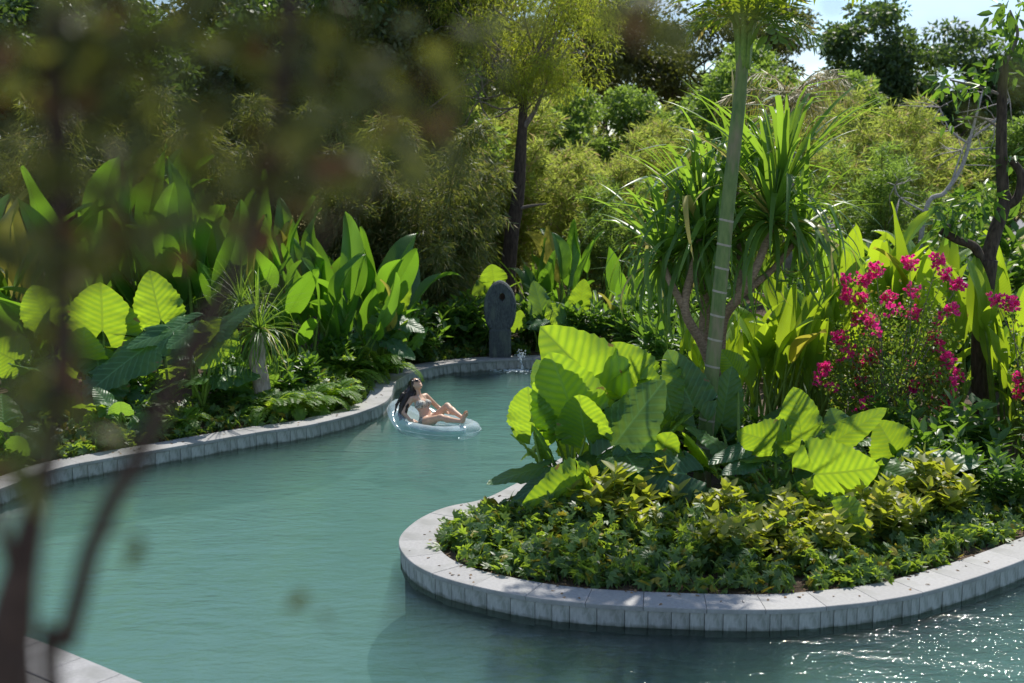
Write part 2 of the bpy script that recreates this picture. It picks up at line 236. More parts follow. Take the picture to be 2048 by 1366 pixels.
def rough_mat(name, c1, c2, scale=8, rough=.85, bump=.4, dist=.02, detail=6, c3=None, s3=1.5, aniso=None, rand=0, spec=.3):
    m, nt, out, N, L = nodes(name)
    t = N('ShaderNodeTexCoord'); vec = t.outputs['Object']
    if aniso: mpn = N('ShaderNodeMapping'); mpn.inputs['Scale'].default_value = aniso; L(vec, mpn.inputs[0]); vec = mpn.outputs[0]
    n1 = N('ShaderNodeTexNoise', Scale=float(scale), Detail=float(detail), Roughness=.6); L(vec, n1.inputs['Vector'])
    rp = N('ShaderNodeValToRGB'); rp.color_ramp.elements[0].position = .32; rp.color_ramp.elements[1].position = .68
    rp.color_ramp.elements[0].color = rgb(c1); rp.color_ramp.elements[1].color = rgb(c2); L(n1.outputs['Fac'], rp.inputs[0]); col = rp.outputs[0]
    if c3:
        n2 = N('ShaderNodeTexNoise', Scale=float(s3), Detail=4.0); L(vec, n2.inputs['Vector'])
        r2 = N('ShaderNodeValToRGB'); r2.color_ramp.elements[0].position = .5; r2.color_ramp.elements[1].position = .66; L(n2.outputs['Fac'], r2.inputs[0])
        col = mixrgb(N, L, r2.outputs[0], col, c3)
    if rand:
        oi = N('ShaderNodeObjectInfo'); hs = N('ShaderNodeHueSaturation'); L(col, hs.inputs['Color'])
        L(mth(N, L, 'MULTIPLY_ADD', oi.outputs['Random'], rand, 1 - rand / 2), hs.inputs['Value']); col = hs.outputs[0]
    pb = N('ShaderNodeBsdfPrincipled', Roughness=rough); pb.inputs['Specular IOR Level'].default_value = spec; L(col, pb.inputs['Base Color'])
    if bump:
        bn = N('ShaderNodeBump', Strength=float(bump), Distance=float(dist)); L(n1.outputs['Fac'], bn.inputs['Height']); L(bn.outputs[0], pb.inputs['Normal'])
    L(pb.outputs[0], out.inputs['Surface']); return m
def plain(name, c, rough=.5, **kw):
    m, nt, out, N, L = nodes(name); pb = N('ShaderNodeBsdfPrincipled', Roughness=rough); pb.inputs['Base Color'].default_value = rgb(c)
    for k, v in kw.items(): pb.inputs[k].default_value = v
    L(pb.outputs[0], out.inputs['Surface']); return m

YG = (.50, .62, .025)
M = {}
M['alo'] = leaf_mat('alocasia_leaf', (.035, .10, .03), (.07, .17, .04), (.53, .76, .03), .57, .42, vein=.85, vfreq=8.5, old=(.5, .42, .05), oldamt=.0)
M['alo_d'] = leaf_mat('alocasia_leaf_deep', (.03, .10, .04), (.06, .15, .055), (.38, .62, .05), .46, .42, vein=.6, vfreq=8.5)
M['hel'] = leaf_mat('heliconia_leaf', (.035, .11, .02), (.08, .20, .03), (.31, .60, .03), .47, .34, vein=.35, vfreq=34, vslope=.12, old=(.42, .36, .06), oldamt=.06)
M['hel_y'] = leaf_mat('heliconia_leaf_golden', (.08, .19, .025), (.15, .28, .04), (.60, .80, .03), .54, .4, vein=.35, vfreq=34, vslope=.12, old=(.5, .42, .05), oldamt=.06)
M['strap'] = leaf_mat('strap_leaf', (.03, .09, .02), (.08, .17, .04), (.42, .68, .05), .46, .36, old=(.45, .40, .12), oldamt=.05)
M['fern'] = leaf_mat('fern_leaf', (.06, .15, .02), (.12, .24, .03), (.60, .82, .06), .54, .5)
M['cover'] = leaf_mat('ground_cover_leaf', (.03, .085, .03), (.11, .20, .055), (.50, .70, .05), .44, .42, old=(.35, .3, .03), oldamt=.07)
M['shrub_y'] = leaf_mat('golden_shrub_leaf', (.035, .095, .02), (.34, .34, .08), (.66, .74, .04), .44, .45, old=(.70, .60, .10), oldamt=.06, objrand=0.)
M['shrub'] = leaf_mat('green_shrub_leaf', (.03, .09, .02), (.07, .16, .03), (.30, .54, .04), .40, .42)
M['boug'] = leaf_mat('bougainvillea_leaf', (.04, .10, .02), (.09, .18, .03), (.40, .60, .05), .44, .45, old=(.5, .45, .05), oldamt=.06)
M['bract'] = leaf_mat('bougainvillea_bract', (.84, .03, .27), (.97, .08, .42), (1.0, .05, .36), .52, .55, old=(.75, .16, .22), oldamt=.12)
M['bamboo'] = leaf_mat('bamboo_leaf', (.048, .075, .024), (.125, .155, .05), (.44, .50, .07), .4, .55, old=(.40, .33, .12), oldamt=.1)
M['bamboo_y'] = leaf_mat('golden_bamboo_leaf', (.13, .175, .045), (.28, .32, .08), (.66, .78, .12), .52, .6, old=(.50, .38, .18), oldamt=.12)
M['scrub'] = leaf_mat('fresh_scrub_leaf', (.07, .13, .035), (.15, .24, .06), (.46, .68, .09), .46, .5)
M['ytree'] = leaf_mat('feathery_tree_leaf', (.10, .14, .025), (.21, .25, .04), (.74, .84, .07), .54, .55, old=(.40, .30, .10), oldamt=.06)
M['tree'] = leaf_mat('dark_tree_leaf', (.04, .08, .035), (.085, .14, .06), (.22, .36, .04), .34, .45)
M['tree_o'] = leaf_mat('olive_tree_leaf', (.045, .065, .025), (.10, .12, .04), (.28, .32, .04), .34, .5)
M['fore'] = leaf_mat('foreground_leaf', (.045, .05, .015), (.105, .11, .03), (.30, .32, .04), .36, .5, old=(.20, .09, .03), oldamt=.08)
M['palm'] = leaf_mat('palm_leaf', (.05, .12, .02), (.12, .22, .03), (.48, .60, .03), .42, .36, old=(.50, .38, .10), oldamt=.08)
M['palm_b'] = leaf_mat('weathered_palm_leaf', (.10, .12, .04), (.24, .22, .09), (.48, .44, .06), .38, .5, old=(.5, .42, .25), oldamt=.25)
M['stem_g'] = rough_mat('green_stalk', (.10, .19, .03), (.20, .30, .05), 30, .5, .1)
M['culm'] = rough_mat('bamboo_culm', (.10, .12, .03), (.24, .22, .07), 9, .6, .1)
M['bark'] = rough_mat('dark_bark', (.028, .02, .015), (.10, .075, .055), 22, .9, .8, aniso=(1, 1, .25))
M['bark_g'] = rough_mat('grey_bark', (.10, .08, .065), (.27, .23, .19), 16, .9, .6, aniso=(1, 1, .35))
M['bark_p'] = rough_mat('pandanus_bark', (.16, .11, .07), (.36, .26, .18), 18, .85, .6, aniso=(1, 1, 2.2))
M['deadwood'] = rough_mat('bleached_wood', (.26, .23, .21), (.52, .48, .45), 20, .85, .4)
M['fbark'] = rough_mat('foreground_bark', (.04, .025, .019), (.10, .062, .045), 60, .85, .5)
M['stone'] = rough_mat('coping_stone', (.285, .28, .28), (.365, .36, .355), 26, .62, .12, .004, c3=(.25, .25, .24), s3=2.2, rand=.12)
M['face'] = rough_mat('facing_stone', (.34, .335, .32), (.46, .45, .43), 11, .8, .3, .006, c3=(.27, .275, .25), s3=5, aniso=(1, 1, .35), rand=.18)
M['core'] = rough_mat('mortar', (.16, .16, .15), (.24, .24, .23), 10, .95, .3)
M['sculpt'] = rough_mat('dark_carved_stone', (.045, .052, .056), (.12, .135, .14), 26, .9, .9, .03, c3=(.13, .15, .13), s3=3, aniso=(1.6, 1.6, .5))
M['floorp'] = rough_mat('pool_floor_plaster', (.13, .19, .175), (.19, .26, .24), 2.2, .8, 0)

def ground_mat():
    m, nt, out, N, L = nodes('ground'); t = N('ShaderNodeTexCoord'); g = N('ShaderNodeSeparateXYZ'); L(t.outputs['Object'], g.inputs[0])
    n1 = N('ShaderNodeTexNoise', Scale=16.0, Detail=8.0, Roughness=.7); L(t.outputs['Object'], n1.inputs['Vector'])
    n2 = N('ShaderNodeTexNoise', Scale=.35, Detail=6.0); L(t.outputs['Object'], n2.inputs['Vector'])
    soil = mixrgb(N, L, n1.outputs['Fac'], (.035, .022, .014), (.15, .10, .065))
    r1 = N('ShaderNodeValToRGB'); r1.color_ramp.elements[0].position = .4; r1.color_ramp.elements[1].position = .6; L(n2.outputs['Fac'], r1.inputs[0])
    gr = mixrgb(N, L, r1.outputs[0], (.20, .20, .05), (.36, .30, .10))
    far = N('ShaderNodeMapRange'); far.inputs['From Min'].default_value = 40; far.inputs['From Max'].default_value = 55; L(g.outputs[1], far.inputs['Value'])
    col = mixrgb(N, L, far.outputs[0], soil, gr)
    pb = N('ShaderNodeBsdfPrincipled', Roughness=.95); L(col, pb.inputs['Base Color'])
    bn = N('ShaderNodeBump', Strength=.9, Distance=.05); L(n1.outputs['Fac'], bn.inputs['Height']); L(bn.outputs[0], pb.inputs['Normal'])
    L(pb.outputs[0], out.inputs['Surface']); return m
def water_mat():
    m, nt, out, N, L = nodes('pool_water'); t = N('ShaderNodeTexCoord')
    def noise(sc, sx, sy, rot, det=3.0):
        mp_ = N('ShaderNodeMapping'); mp_.inputs['Scale'].default_value = (sx, sy, 1); mp_.inputs['Rotation'].default_value = (0, 0, rot)
        L(t.outputs['Object'], mp_.inputs[0]); n = N('ShaderNodeTexNoise', Scale=sc, Detail=det, Roughness=.55, Distortion=.4); L(mp_.outputs[0], n.inputs['Vector']); return n.outputs['Fac']
    a = noise(1.6, .6, 1.4, .25); b = noise(7.0, .65, 1.25, -.15); c = noise(26.0, .8, 1.2, .1, 2.0); e = noise(.5, 1, 1, 0)
    h = mth(N, L, 'ADD', mth(N, L, 'MULTIPLY', a, .034), mth(N, L, 'ADD', mth(N, L, 'MULTIPLY', b, .015), mth(N, L, 'MULTIPLY', c, .0036)))
    # ripples raised in right foreground to catch sun glitter, and under the fountain jet
    def near(x, y, r):
        d = N('ShaderNodeVectorMath', operation='DISTANCE'); L(t.outputs['Object'], d.inputs[0]); d.inputs[1].default_value = (x, y, 0)
        m_ = N('ShaderNodeMapRange', interpolation_type='SMOOTHSTEP'); m_.inputs['From Min'].default_value = r; m_.inputs['From Max'].default_value = .3; L(d.outputs['Value'], m_.inputs['Value']); return m_.outputs[0]
    stir = mth(N, L, 'ADD', mth(N, L, 'MULTIPLY', near(4.7, 12.0, 3.0), 1.2), mth(N, L, 'MULTIPLY', near(.2, 27.6, 4.5), 1.1))
    h = mth(N, L, 'MULTIPLY', h, mth(N, L, 'ADD', mth(N, L, 'MULTIPLY_ADD', e, 1.5, .25), stir))
    bn = N('ShaderNodeBump', Strength=1.0, Distance=1.0); L(h, bn.inputs['Height'])
    tr = N('ShaderNodeBsdfTransparent'); tr.inputs['Color'].default_value = (.98, .98, .98, 1); body = tr
    gl = N('ShaderNodeBsdfGlossy', Roughness=.05); L(bn.outputs[0], gl.inputs['Normal'])
    fr = N('ShaderNodeFresnel', IOR=1.33); L(bn.outputs[0], fr.inputs['Normal'])
    mx = N('ShaderNodeMixShader'); L(fr.outputs[0], mx.inputs[0]); L(body.outputs[0], mx.inputs[1]); L(gl.outputs[0], mx.inputs[2])
    L(mx.outputs[0], out.inputs['Surface'])
    va = N('ShaderNodeVolumeAbsorption', Density=.50); va.inputs['Color'].default_value = (.22, .84, .76, 1)
    vsc = N('ShaderNodeVolumeScatter', Density=.72, Anisotropy=.0); vsc.inputs['Color'].default_value = (.31, .625, .56, 1)
    ad = N('ShaderNodeAddShader'); L(va.outputs[0], ad.inputs[0]); L(vsc.outputs[0], ad.inputs[1]); L(ad.outputs[0], out.inputs['Volume'])
    return m
M['ground'] = ground_mat(); M['water'] = water_mat()

# ---------------------------------------------------------------- the setting: ground, pool, road
path = resample(catmull([(x, y) for x, y in SHORE], 12), .05)
for _ in range(6): path[1:-1] = (path[:-2] + 2 * path[1:-1] + path[2:]) / 4
tan_ = unit(np.gradient(path, axis=0)); nrm = np.stack([-tan_[:, 1], tan_[:, 0]], 1)   # towards the land
def offset(d): return path + nrm * d
def flat(name, poly, z, mat, kind='structure'):
    P = [Vector((x, y, 0)) for x, y in poly]; tri = np.array(tessellate_polygon([P]))
    V = np.array([(x, y, z) for x, y in poly])
    nz = np.cross(V[tri[:, 1]] - V[tri[:, 0]], V[tri[:, 2]] - V[tri[:, 0]])[:, 2]
    tri[nz < 0] = tri[nz < 0][:, ::-1]
    return tag(ob(name, mk(name, V, tri, smooth=False, mats=[mat])), kind=kind)
inner = resample(offset(.32)[::3], .25)
x0, y0 = inner[0]; x1, y1 = inner[-1]
poly = [tuple(p) for p in inner] + [(900, y1), (900, 1800), (-900, 1800), (-900, y0)]
flat('ground', poly, .205, M['ground'])
wb = [(-30, 3), (40, 3), (40, 32), (-30, 32)]
Vw = np.array([(x, y, z) for z in (0, -4) for x, y in wb]); Fw = np.array([[0, 1, 2, 3], [7, 6, 5, 4], [0, 4, 5, 1], [1, 5, 6, 2], [2, 6, 7, 3], [3, 7, 4, 0]])
tag(ob('pool_water', mk('pool_water', Vw, Fw, smooth=False, mats=[M['water']])), kind='structure')
gx = np.linspace(-30, 40, 141); gy = np.linspace(3, 32, 59); GX, GY = np.meshgrid(gx, gy)
deep = np.clip((GX + 2.8) / 4.5, 0, 1) * np.clip((16.5 - GY) / 3.0, 0, 1); deep = deep * deep * (3 - 2 * deep)
GZ = -.8 - .08 * np.sin(GX * .7) * np.cos(GY * .5) - 1.1 * deep
i = np.arange(58)[:, None] * 141; j = np.arange(140)[None]
tag(ob('pool_floor', mk('pool_floor', np.stack([GX, GY, GZ], -1).reshape(-1, 3), np.stack([i + j, i + j + 1, i + 142 + j, i + 141 + j], -1).reshape(-1, 4), mats=[M['floorp']])), kind='structure')
M['road'] = rough_mat('road', (.17, .165, .17), (.24, .235, .24), 3, .9, .1)
flat('road', [(8, 71), (120, 66), (120, 84), (8, 86)], .215, M['road'])

def coping(name, label, i0, i1, pth, nm, face=True, width=.43, slab=.62):
    """stone kerb along pth[i0:i1]: slabs on top, upright facing stones below, mortar core behind"""
    P = pth[i0:i1]; Nn = nm[i0:i1]; mid = P[len(P) // 2]
    t = thing(name, label, 'pool coping', (mid[0], mid[1], 0)); org = np.array([mid[0], mid[1], 0])
    rng = random.Random(len(P))
    # mortar core (a real wall below the slabs, into the water)
    k = 4; Pc = P[::k]; Nc = Nn[::k]; n = len(Pc)
    a = Pc + Nc * .045; b = Pc + Nc * .34
    V = np.concatenate([np.c_[a, np.full(n, -2.9)], np.c_[a, np.full(n, .188)], np.c_[b, np.full(n, .188)]]) - org
    i = np.arange(n - 1); F = np.concatenate([np.stack([i, i + 1, n + i + 1, n + i], 1), np.stack([n + i, n + i + 1, 2 * n + i + 1, 2 * n + i], 1)])
    ob('wall_core', mk('wall_core', V, F[:, ::-1], smooth=True, mats=[M['core']]), t)
    # slabs
    s = 0; step = .05; m = len(P); per = int(slab / step)
    while s < m - 4:
        L = per + rng.choice((-1, 0, 0, 1)); e = min(s + L, m - 1)
        idx = np.linspace(s, e, 6); f = lambda A: np.stack([np.interp(idx, np.arange(m), A[:, q]) for q in (0, 1)], 1)
        q = f(P); nn = f(Nn); tt = np.gradient(q, axis=0); tt = unit(tt)
        q[0] += tt[0] * .003; q[-1] -= tt[-1] * .003
        dz = rng.uniform(-.0015, .0015); ch = .006
        prof = [(-.022, .19), (-.022, .24 - ch), (-.022 + ch, .24), (width - ch, .24), (width, .24 - ch), (width, .19)]
        V = np.concatenate([np.c_[q + nn * d, np.full(6, z + dz)] for d, z in prof]); c = np.array([*q[2], .24]); V -= c
        F = []
        for r in range(6):
            r2 = (r + 1) % 6
            for j in range(5): F.append((r * 6 + j, r * 6 + j + 1, r2 * 6 + j + 1, r2 * 6 + j))
        F = np.array(F)[:, ::-1]
        caps = [np.array([[0, 6, 12, 18], [0, 18, 24, 30]]), np.array([[5, 23, 17, 11], [5, 35, 29, 23]])]
        ob('coping_slab', mk('coping_slab', V, [F] + caps, smooth=False, mats=[M['stone']]), t, c - org)
        s = e
    if not face: return t
    s = 0.
    while s < m - 5:
        w = rng.choice((.12, .15, .19, .24, .29)) ; e = s + w / step
        if e > m - 1: break
        i = (s + e) / 2; g = lambda A: np.array([np.interp(i, np.arange(m), A[:, q]) for q in (0, 1)])
        c = g(P); n2 = unit(g(Nn)); d = rng.uniform(-.004, .006)
        mat4 = Matrix(((n2[1], n2[0], 0, c[0] + n2[0] * (.03 + d) - org[0]), (-n2[0], n2[1], 0, c[1] + n2[1] * (.03 + d) - org[1]), (0, 0, 1, .058 + rng.uniform(-.012, .012)), (0, 0, 0, 1)))
        o = ob('facing_stone', FACE_ME, t); o.matrix_local = mat4 @ Matrix.Diagonal((w - .007, .06, .262, 1)); s = e
    return t
def bevel_box(name, mat, b=.03):
    bm = bmesh.new(); bmesh.ops.create_cube(bm, size=1); bmesh.ops.bevel(bm, geom=bm.edges[:], offset=b, segments=1, affect='EDGES')
    me = bpy.data.meshes.new(name); bm.to_mesh(me); bm.free(); me.materials.append(mat); return me
def stain(m):
    nt = m.node_tree; L = nt.links.new; pb = nt.nodes['Principled BSDF']; src = pb.inputs['Base Color'].links[0].from_socket
    t = nt.nodes.new('ShaderNodeTexCoord'); s = nt.nodes.new('ShaderNodeSeparateXYZ'); L(t.outputs['Object'], s.inputs[0])
    g_ = nt.nodes.new('ShaderNodeNewGeometry'); n = nt.nodes.new('ShaderNodeTexNoise'); n.inputs['Scale'].default_value = 7; n.inputs['Detail'].default_value = 5; L(g_.outputs['Position'], n.inputs['Vector'])
    a = nt.nodes.new('ShaderNodeMath'); a.operation = 'MULTIPLY_ADD'; L(n.outputs['Fac'], a.inputs[0]); a.inputs[1].default_value = .55; L(s.outputs[2], a.inputs[2])
    r = nt.nodes.new('ShaderNodeMapRange'); r.inputs['From Min'].default_value = .18; r.inputs['From Max'].default_value = .02; L(a.outputs[0], r.inputs['Value'])
    k = nt.nodes.new('ShaderNodeMath'); k.operation = 'MULTIPLY'; L(r.outputs[0], k.inputs[0]); k.inputs[1].default_value = .75
    x = nt.nodes.new('ShaderNodeMix'); x.data_type = 'RGBA'; L(k.outputs[0], x.inputs[0]); L(src, x.inputs[6]); x.inputs[7].default_value = (.10, .105, .075, 1); L(x.outputs[2], pb.inputs['Base Color'])
stain(M['face'])
FACE_ME = bevel_box('facing_stone', M['face'], .02)
split_i = int(np.argmin(np.linalg.norm(path - np.array((1.9, 27.5)), axis=1)))
vis0 = int(np.argmin(np.linalg.norm(path - np.array(SHORE[2]), axis=1)))
vis1 = int(np.argmin(np.linalg.norm(path - np.array(SHORE[-2]), axis=1)))
coping('pool_coping', 'long pale stone coping winding along the left planted bank to the fountain stone', vis0, split_i, path, nrm)
coping('pool_coping', 'pale grey stone coping curving round the planted island in front', split_i, vis1, path, nrm)
dk = resample(catmull(DECK, 12), .05)[::-1]
dt = unit(np.gradient(dk, axis=0)); dn = np.stack([-dt[:, 1], dt[:, 0]], 1)
if dn[len(dn)//2][1] > 0: dn = -dn
dk = dk[::-1]; dn = dn[::-1]
coping('pool_coping', 'pale paved pool edge in the near left corner behind the blurred trunk', 0, len(dk), dk, dn, face=True, width=.46)
dkp = dk + dn * .30
flat('paving_bed', [tuple(p) for p in dkp[::4]] + [(6, 8.0), (6, -5), (-14, -5), (-14, 9)], .16, M['core'])
pav = thing('pool_deck', 'grey slab paving in the near left corner beside the pool edge', 'paving', (-5, 8.8, 0))
PAV_ME = bevel_box('paving_slab', M['stone'], .008)
from mathutils.geometry import intersect_point_line
for ix in range(14):
    for iy in range(12):
        x = -9.2 + ix * .605; y = 6.2 + iy * .605
        if np.min(np.linalg.norm(dk - np.array((x, y)), axis=1)) < .86: continue
        j = int(np.argmin(np.linalg.norm(dk - np.array((x, y)), axis=1)))
        if (np.array((x, y)) - dk[j]).dot(dn[j]) < 0: continue
        o = ob('paving_slab', PAV_ME, pav, (x + 5, y - 8.8, .21)); o.scale = (.6, .6, .05)
fr = dk + dn * .465; fr2 = dk + dn * 1.1
n = len(fr); i = np.arange(n - 1)
Vd = np.concatenate([np.c_[fr, np.full(n, .228)], np.c_[fr2, np.full(n, .228)]]) - np.array([-5, 8.8, 0])
ob('cut_slab_band', mk('cut_slab_band', Vd, np.stack([i, n + i, n + i + 1, i + 1], 1), smooth=False, mats=[M['stone']]), pav)

# ---------------------------------------------------------------- leaf shapes
def alo_blade(seed, mat):
    g = np.random.default_rng(seed); nv, nu = 34, 6; lob = .34
    v = np.linspace(-lob, 1, nv); t = (v + lob) / (1 + lob)
    prof = np.sin(np.pi * np.clip(t, 0, 1) ** .80) ** .55 * (1 - .10 * t); prof /= prof.max()
    gap = np.where(v < 0, .13 * (-v / lob) ** .6, 0)
    A = Acc(); ph = g.uniform(0, 6, 3); fold = g.uniform(.12, .34); bend = g.uniform(.02, .16); amp = g.uniform(.03, .06); k = g.uniform(4.5, 7)
    tip = g.uniform(-.05, .05)
    for s in (-1, 1):
        u = np.linspace(0, 1, nu)[None]; wv = (.5 * prof)[:, None]; gv = gap[:, None] * np.minimum(1, prof / .25)[:, None]
        ruff = 1 + .04 * np.sin(2 * np.pi * 8.5 * (v - .45) + .6)[:, None] * u
        x = gv + (wv - gv).clip(0) * u * ruff; vv = np.repeat(v[:, None], nu, 1)
        au = x / .5
        z = fold * x * (1 - .5 * x) + amp * au ** 2 * np.sin(2 * np.pi * k * vv * .5 + ph[1] + s) + .036 * au * (1 - .2 * au) * np.sin(2 * np.pi * 8.5 * (vv - .45 * au)) * np.minimum(1, au * 3)
        z = z - bend * vv ** 2 - .10 * np.where(vv < 0, vv, 0) * au - .16 * au ** 3
        y = vv - .10 * au * np.where(vv > 0, 1, .2)
        V = np.stack([s * x + tip * vv ** 2, y, z], -1).reshape(-1, 3)
        i = np.arange(nv - 1)[:, None] * nu; j = np.arange(nu - 1)[None]
        F = np.stack([i + j, i + j + 1, i + nu + j + 1, i + nu + j], -1).reshape(-1, 4)
        if s < 0: F = F[:, ::-1]
        A.add(V, F, luv=np.stack([s * au, vv, np.zeros_like(vv)], -1).reshape(-1, 3))
    return A.mesh('leaf', [mat])
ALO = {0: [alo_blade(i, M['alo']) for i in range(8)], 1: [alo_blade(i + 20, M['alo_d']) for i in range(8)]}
def frame(A, T, n, width):
    A = np.array(A); a = np.array(T) - A; L = np.linalg.norm(a); a /= L
    n = np.array(n, float); n = n - a * n.dot(a); n /= np.linalg.norm(n); x = np.cross(a, n)
    m = np.eye(4); m[:3, 0] = x * width * 1.16; m[:3, 1] = a * L; m[:3, 2] = n * min(L, width * 1.1); m[:3, 3] = A
    return m
def alocasia(label, rows, bases, group, seed):
    """each row: blade attachment, tip, width, facing, deep-green flag; stalks rise from the nearest base"""
    g = random.Random(seed); b0 = np.array([*bases[0], .2])
    t = thing('elephant_ear_plant', label, 'plant', b0, group)
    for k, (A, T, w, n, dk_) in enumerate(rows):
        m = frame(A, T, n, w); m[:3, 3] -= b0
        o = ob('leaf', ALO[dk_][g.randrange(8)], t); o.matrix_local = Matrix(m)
        bx = min(bases, key=lambda q: (q[0] - A[0]) ** 2 + (q[1] - A[1]) ** 2); B = np.array([bx[0] + g.uniform(-.1, .1), bx[1] + g.uniform(-.1, .1), .18]); A = np.array(A)
        ax = unit(np.array(T) - A)
        mid = B * .45 + A * .55; mid[2] += .12 * np.linalg.norm(A - B); pre = A - ax * .02 + np.array([0, .05, -.06])
        P = np.array([B, B * .8 + mid * .2 + np.array([0, 0, .08]), mid, pre * .9 + mid * .1, A]) - b0
        tube('leaf_stalk', P, [.032, .030, .021, .015, .012], M['stem_g'], t, 7, 4)
    return t

def ears(seed, cx, cy, n, r, z0, z1, L0, L1, deep=.22):
    g = random.Random(seed); rows = []
    for k in range(n):
        a = k * 2.4 + g.uniform(-.4, .4); rr = r * math.sqrt(g.random()); out_ = np.array([math.cos(a), math.sin(a), 0]); up = np.array([0, 0, 1.])
        z = .2 + z0 + (z1 - z0) * g.random() * (1 - .45 * rr / r); L = g.uniform(L0, L1); el = g.choice((g.uniform(-.7, .2), g.uniform(.3, 1.2)))
        A = np.array([cx, cy, z]) + out_ * rr; T = A + L * (out_ * math.cos(el) + up * math.sin(el)); n_ = up * math.cos(el) - out_ * math.sin(el) + np.array([g.gauss(0, .3), g.gauss(0, .3), g.gauss(0, .2)])
        rows.append((tuple(A), tuple(T), L * g.uniform(.78, .95), tuple(n_), 1 if g.random() < deep else 0))
    return rows
def hel_leaf(seed, mats, H=1.0, bl=.48, width=.15, lean=.3, droop=.3):
    """unit-height leaf: stalk from the origin then a long paddle blade bending towards +X"""
    g = np.random.default_rng(seed); n = 15
    s = np.linspace(0, 1, 26); ang = lean * s ** 1.3 + droop * np.clip((s - .5) / .5, 0, 1) ** 2 * 1.6
    dx = np.sin(ang); dz = np.cos(ang); cx = np.concatenate([[0], np.cumsum((dx[1:] + dx[:-1]) / 2 / 25)]); cz = np.concatenate([[0], np.cumsum((dz[1:] + dz[:-1]) / 2 / 25)])
    C = np.stack([cx, np.zeros(26), cz], 1); st = 1 - bl
    Ps = np.stack([np.interp(np.linspace(0, st + .02, 8), s, C[:, k]) for k in range(3)], 1)
    V0, F0, T0 = tube_vf(Ps, np.linspace(.016, .006, 8), 6, cap=False)
    A = Acc(); A.add(V0, F0)
    t = np.linspace(0, 1, n); ss = st + bl * t; P = np.stack([np.interp(ss, s, C[:, k]) for k in range(3)], 1); an = np.interp(ss, s, ang)
    w = width * .5 * np.sin(np.pi * t ** .72).clip(0) ** .72; w[0] = .004; w[-1] = .001
    fold = g.uniform(.25, .8); ph = g.uniform(0, 6); tw = g.uniform(-.5, .5) * t
    for sd in (-1, 1):
        u = np.linspace(0, 1, 4)[None]; x = w[:, None] * u
        up = np.stack([-np.cos(an), np.zeros(n), np.sin(an)], 1)     # leaf normal (upper side)
        h = fold * x - .5 * fold * x * x / (width * .5) + .012 * u ** 2 * np.sin(9 * t + ph + sd)[:, None]
        ca = np.cos(tw)[:, None, None]; sa = np.sin(tw)[:, None, None]; lat = np.array([0, 1., 0])
        V = P[:, None] + (sd * x)[..., None] * (ca * lat + sa * up[:, None]) + h[..., None] * (ca * up[:, None] - sa * lat)
        i = np.arange(n - 1)[:, None] * 4; j = np.arange(3)[None]
        F = np.stack([i + j, i + j + 1, i + 4 + j + 1, i + 4 + j], -1).reshape(-1, 4)
        if sd > 0: F = F[:, ::-1]
        A.add(V.reshape(-1, 3), F, luv=np.stack([np.repeat(sd * u, n, 0), np.repeat(t[:, None], 4, 1), np.zeros((n, 4))], -1).reshape(-1, 3))
    me = A.mesh('leaf', mats); mi = np.zeros(len(me.polygons), np.int32); mi[:len(F0)] = 1; me.polygons.foreach_set('material_index', mi); return me
def hel_set(mat, seed0, w=.16):
    r = np.random.default_rng(seed0)
    return [hel_leaf(seed0 + i, [mat, M['stem_g']], bl=r.uniform(.4, .56), width=w * r.uniform(.8, 1.2), lean=r.uniform(.05, .5), droop=r.uniform(-.1, .75)) for i in range(9)]
HEL = hel_set(M['hel'], 100, .15); HELY = hel_set(M['hel_y'], 200, .135)
def heliconia(label, x, y, h, n, variants, group, seed, spread=.38, tilt=.16):
    g = random.Random(seed); t = thing('heliconia_clump', label, 'plant', (x, y, .2), group)
    for k in range(n):
        o = ob('leaf', variants[g.randrange(len(variants))], t)
        a = g.uniform(0, 2 * math.pi); r = spread * math.sqrt(g.random()); s = h * (g.uniform(.6, 1.05) if k % 3 else g.uniform(.3, .6))
        o.location = (r * math.cos(a), r * math.sin(a), -.02); o.rotation_euler = (g.gauss(0, tilt), g.gauss(0, tilt), g.uniform(0, 6.28)); o.scale = (s, s, s)
    return t

def strap(seed, mat, droop, width=.05, n=13):
    """unit-length strap leaf leaving the origin along +X, rising then arching down"""
    g = np.random.default_rng(seed); s = np.linspace(0, 1, n); ang = -droop * s ** 1.6 * 2.2
    kink = g.uniform(.35, .8); ang = ang - (g.random() < .45) * 1.1 * np.clip((s - kink) / .12, 0, 1)
    cx = np.concatenate([[0], np.cumsum(np.cos(ang[1:])) / (n - 1)]); cz = np.concatenate([[0], np.cumsum(np.sin(ang[1:])) / (n - 1)])
    w = width * .5 * (1 - s ** 2.2) ** .8 * np.minimum(1, .55 + s * 3); A = Acc(); sway = g.uniform(-.12, .12) * s ** 2
    V = np.stack([np.stack([cx - .25 * w * np.sin(ang), sway - w, cz + .45 * w * np.cos(ang)], 1), np.stack([cx, sway, cz], 1), np.stack([cx, sway + w, cz + .45 * w], 1)], 1).reshape(-1, 3)
    i = np.arange(n - 1)[:, None] * 3; j = np.arange(2)[None]; F = np.stack([i + j, i + 3 + j, i + 3 + j + 1, i + j + 1], -1).reshape(-1, 4)
    A.add(V, F, luv=np.stack([np.tile([-1, 0, 1], n), np.repeat(s, 3), np.zeros(3 * n)], 1)); return A.mesh('leaf', [mat])
STR = [strap(i, M['strap'], d) for i, d in enumerate((.12, .3, .45, .6, .75, .9, 1.05, .5))]
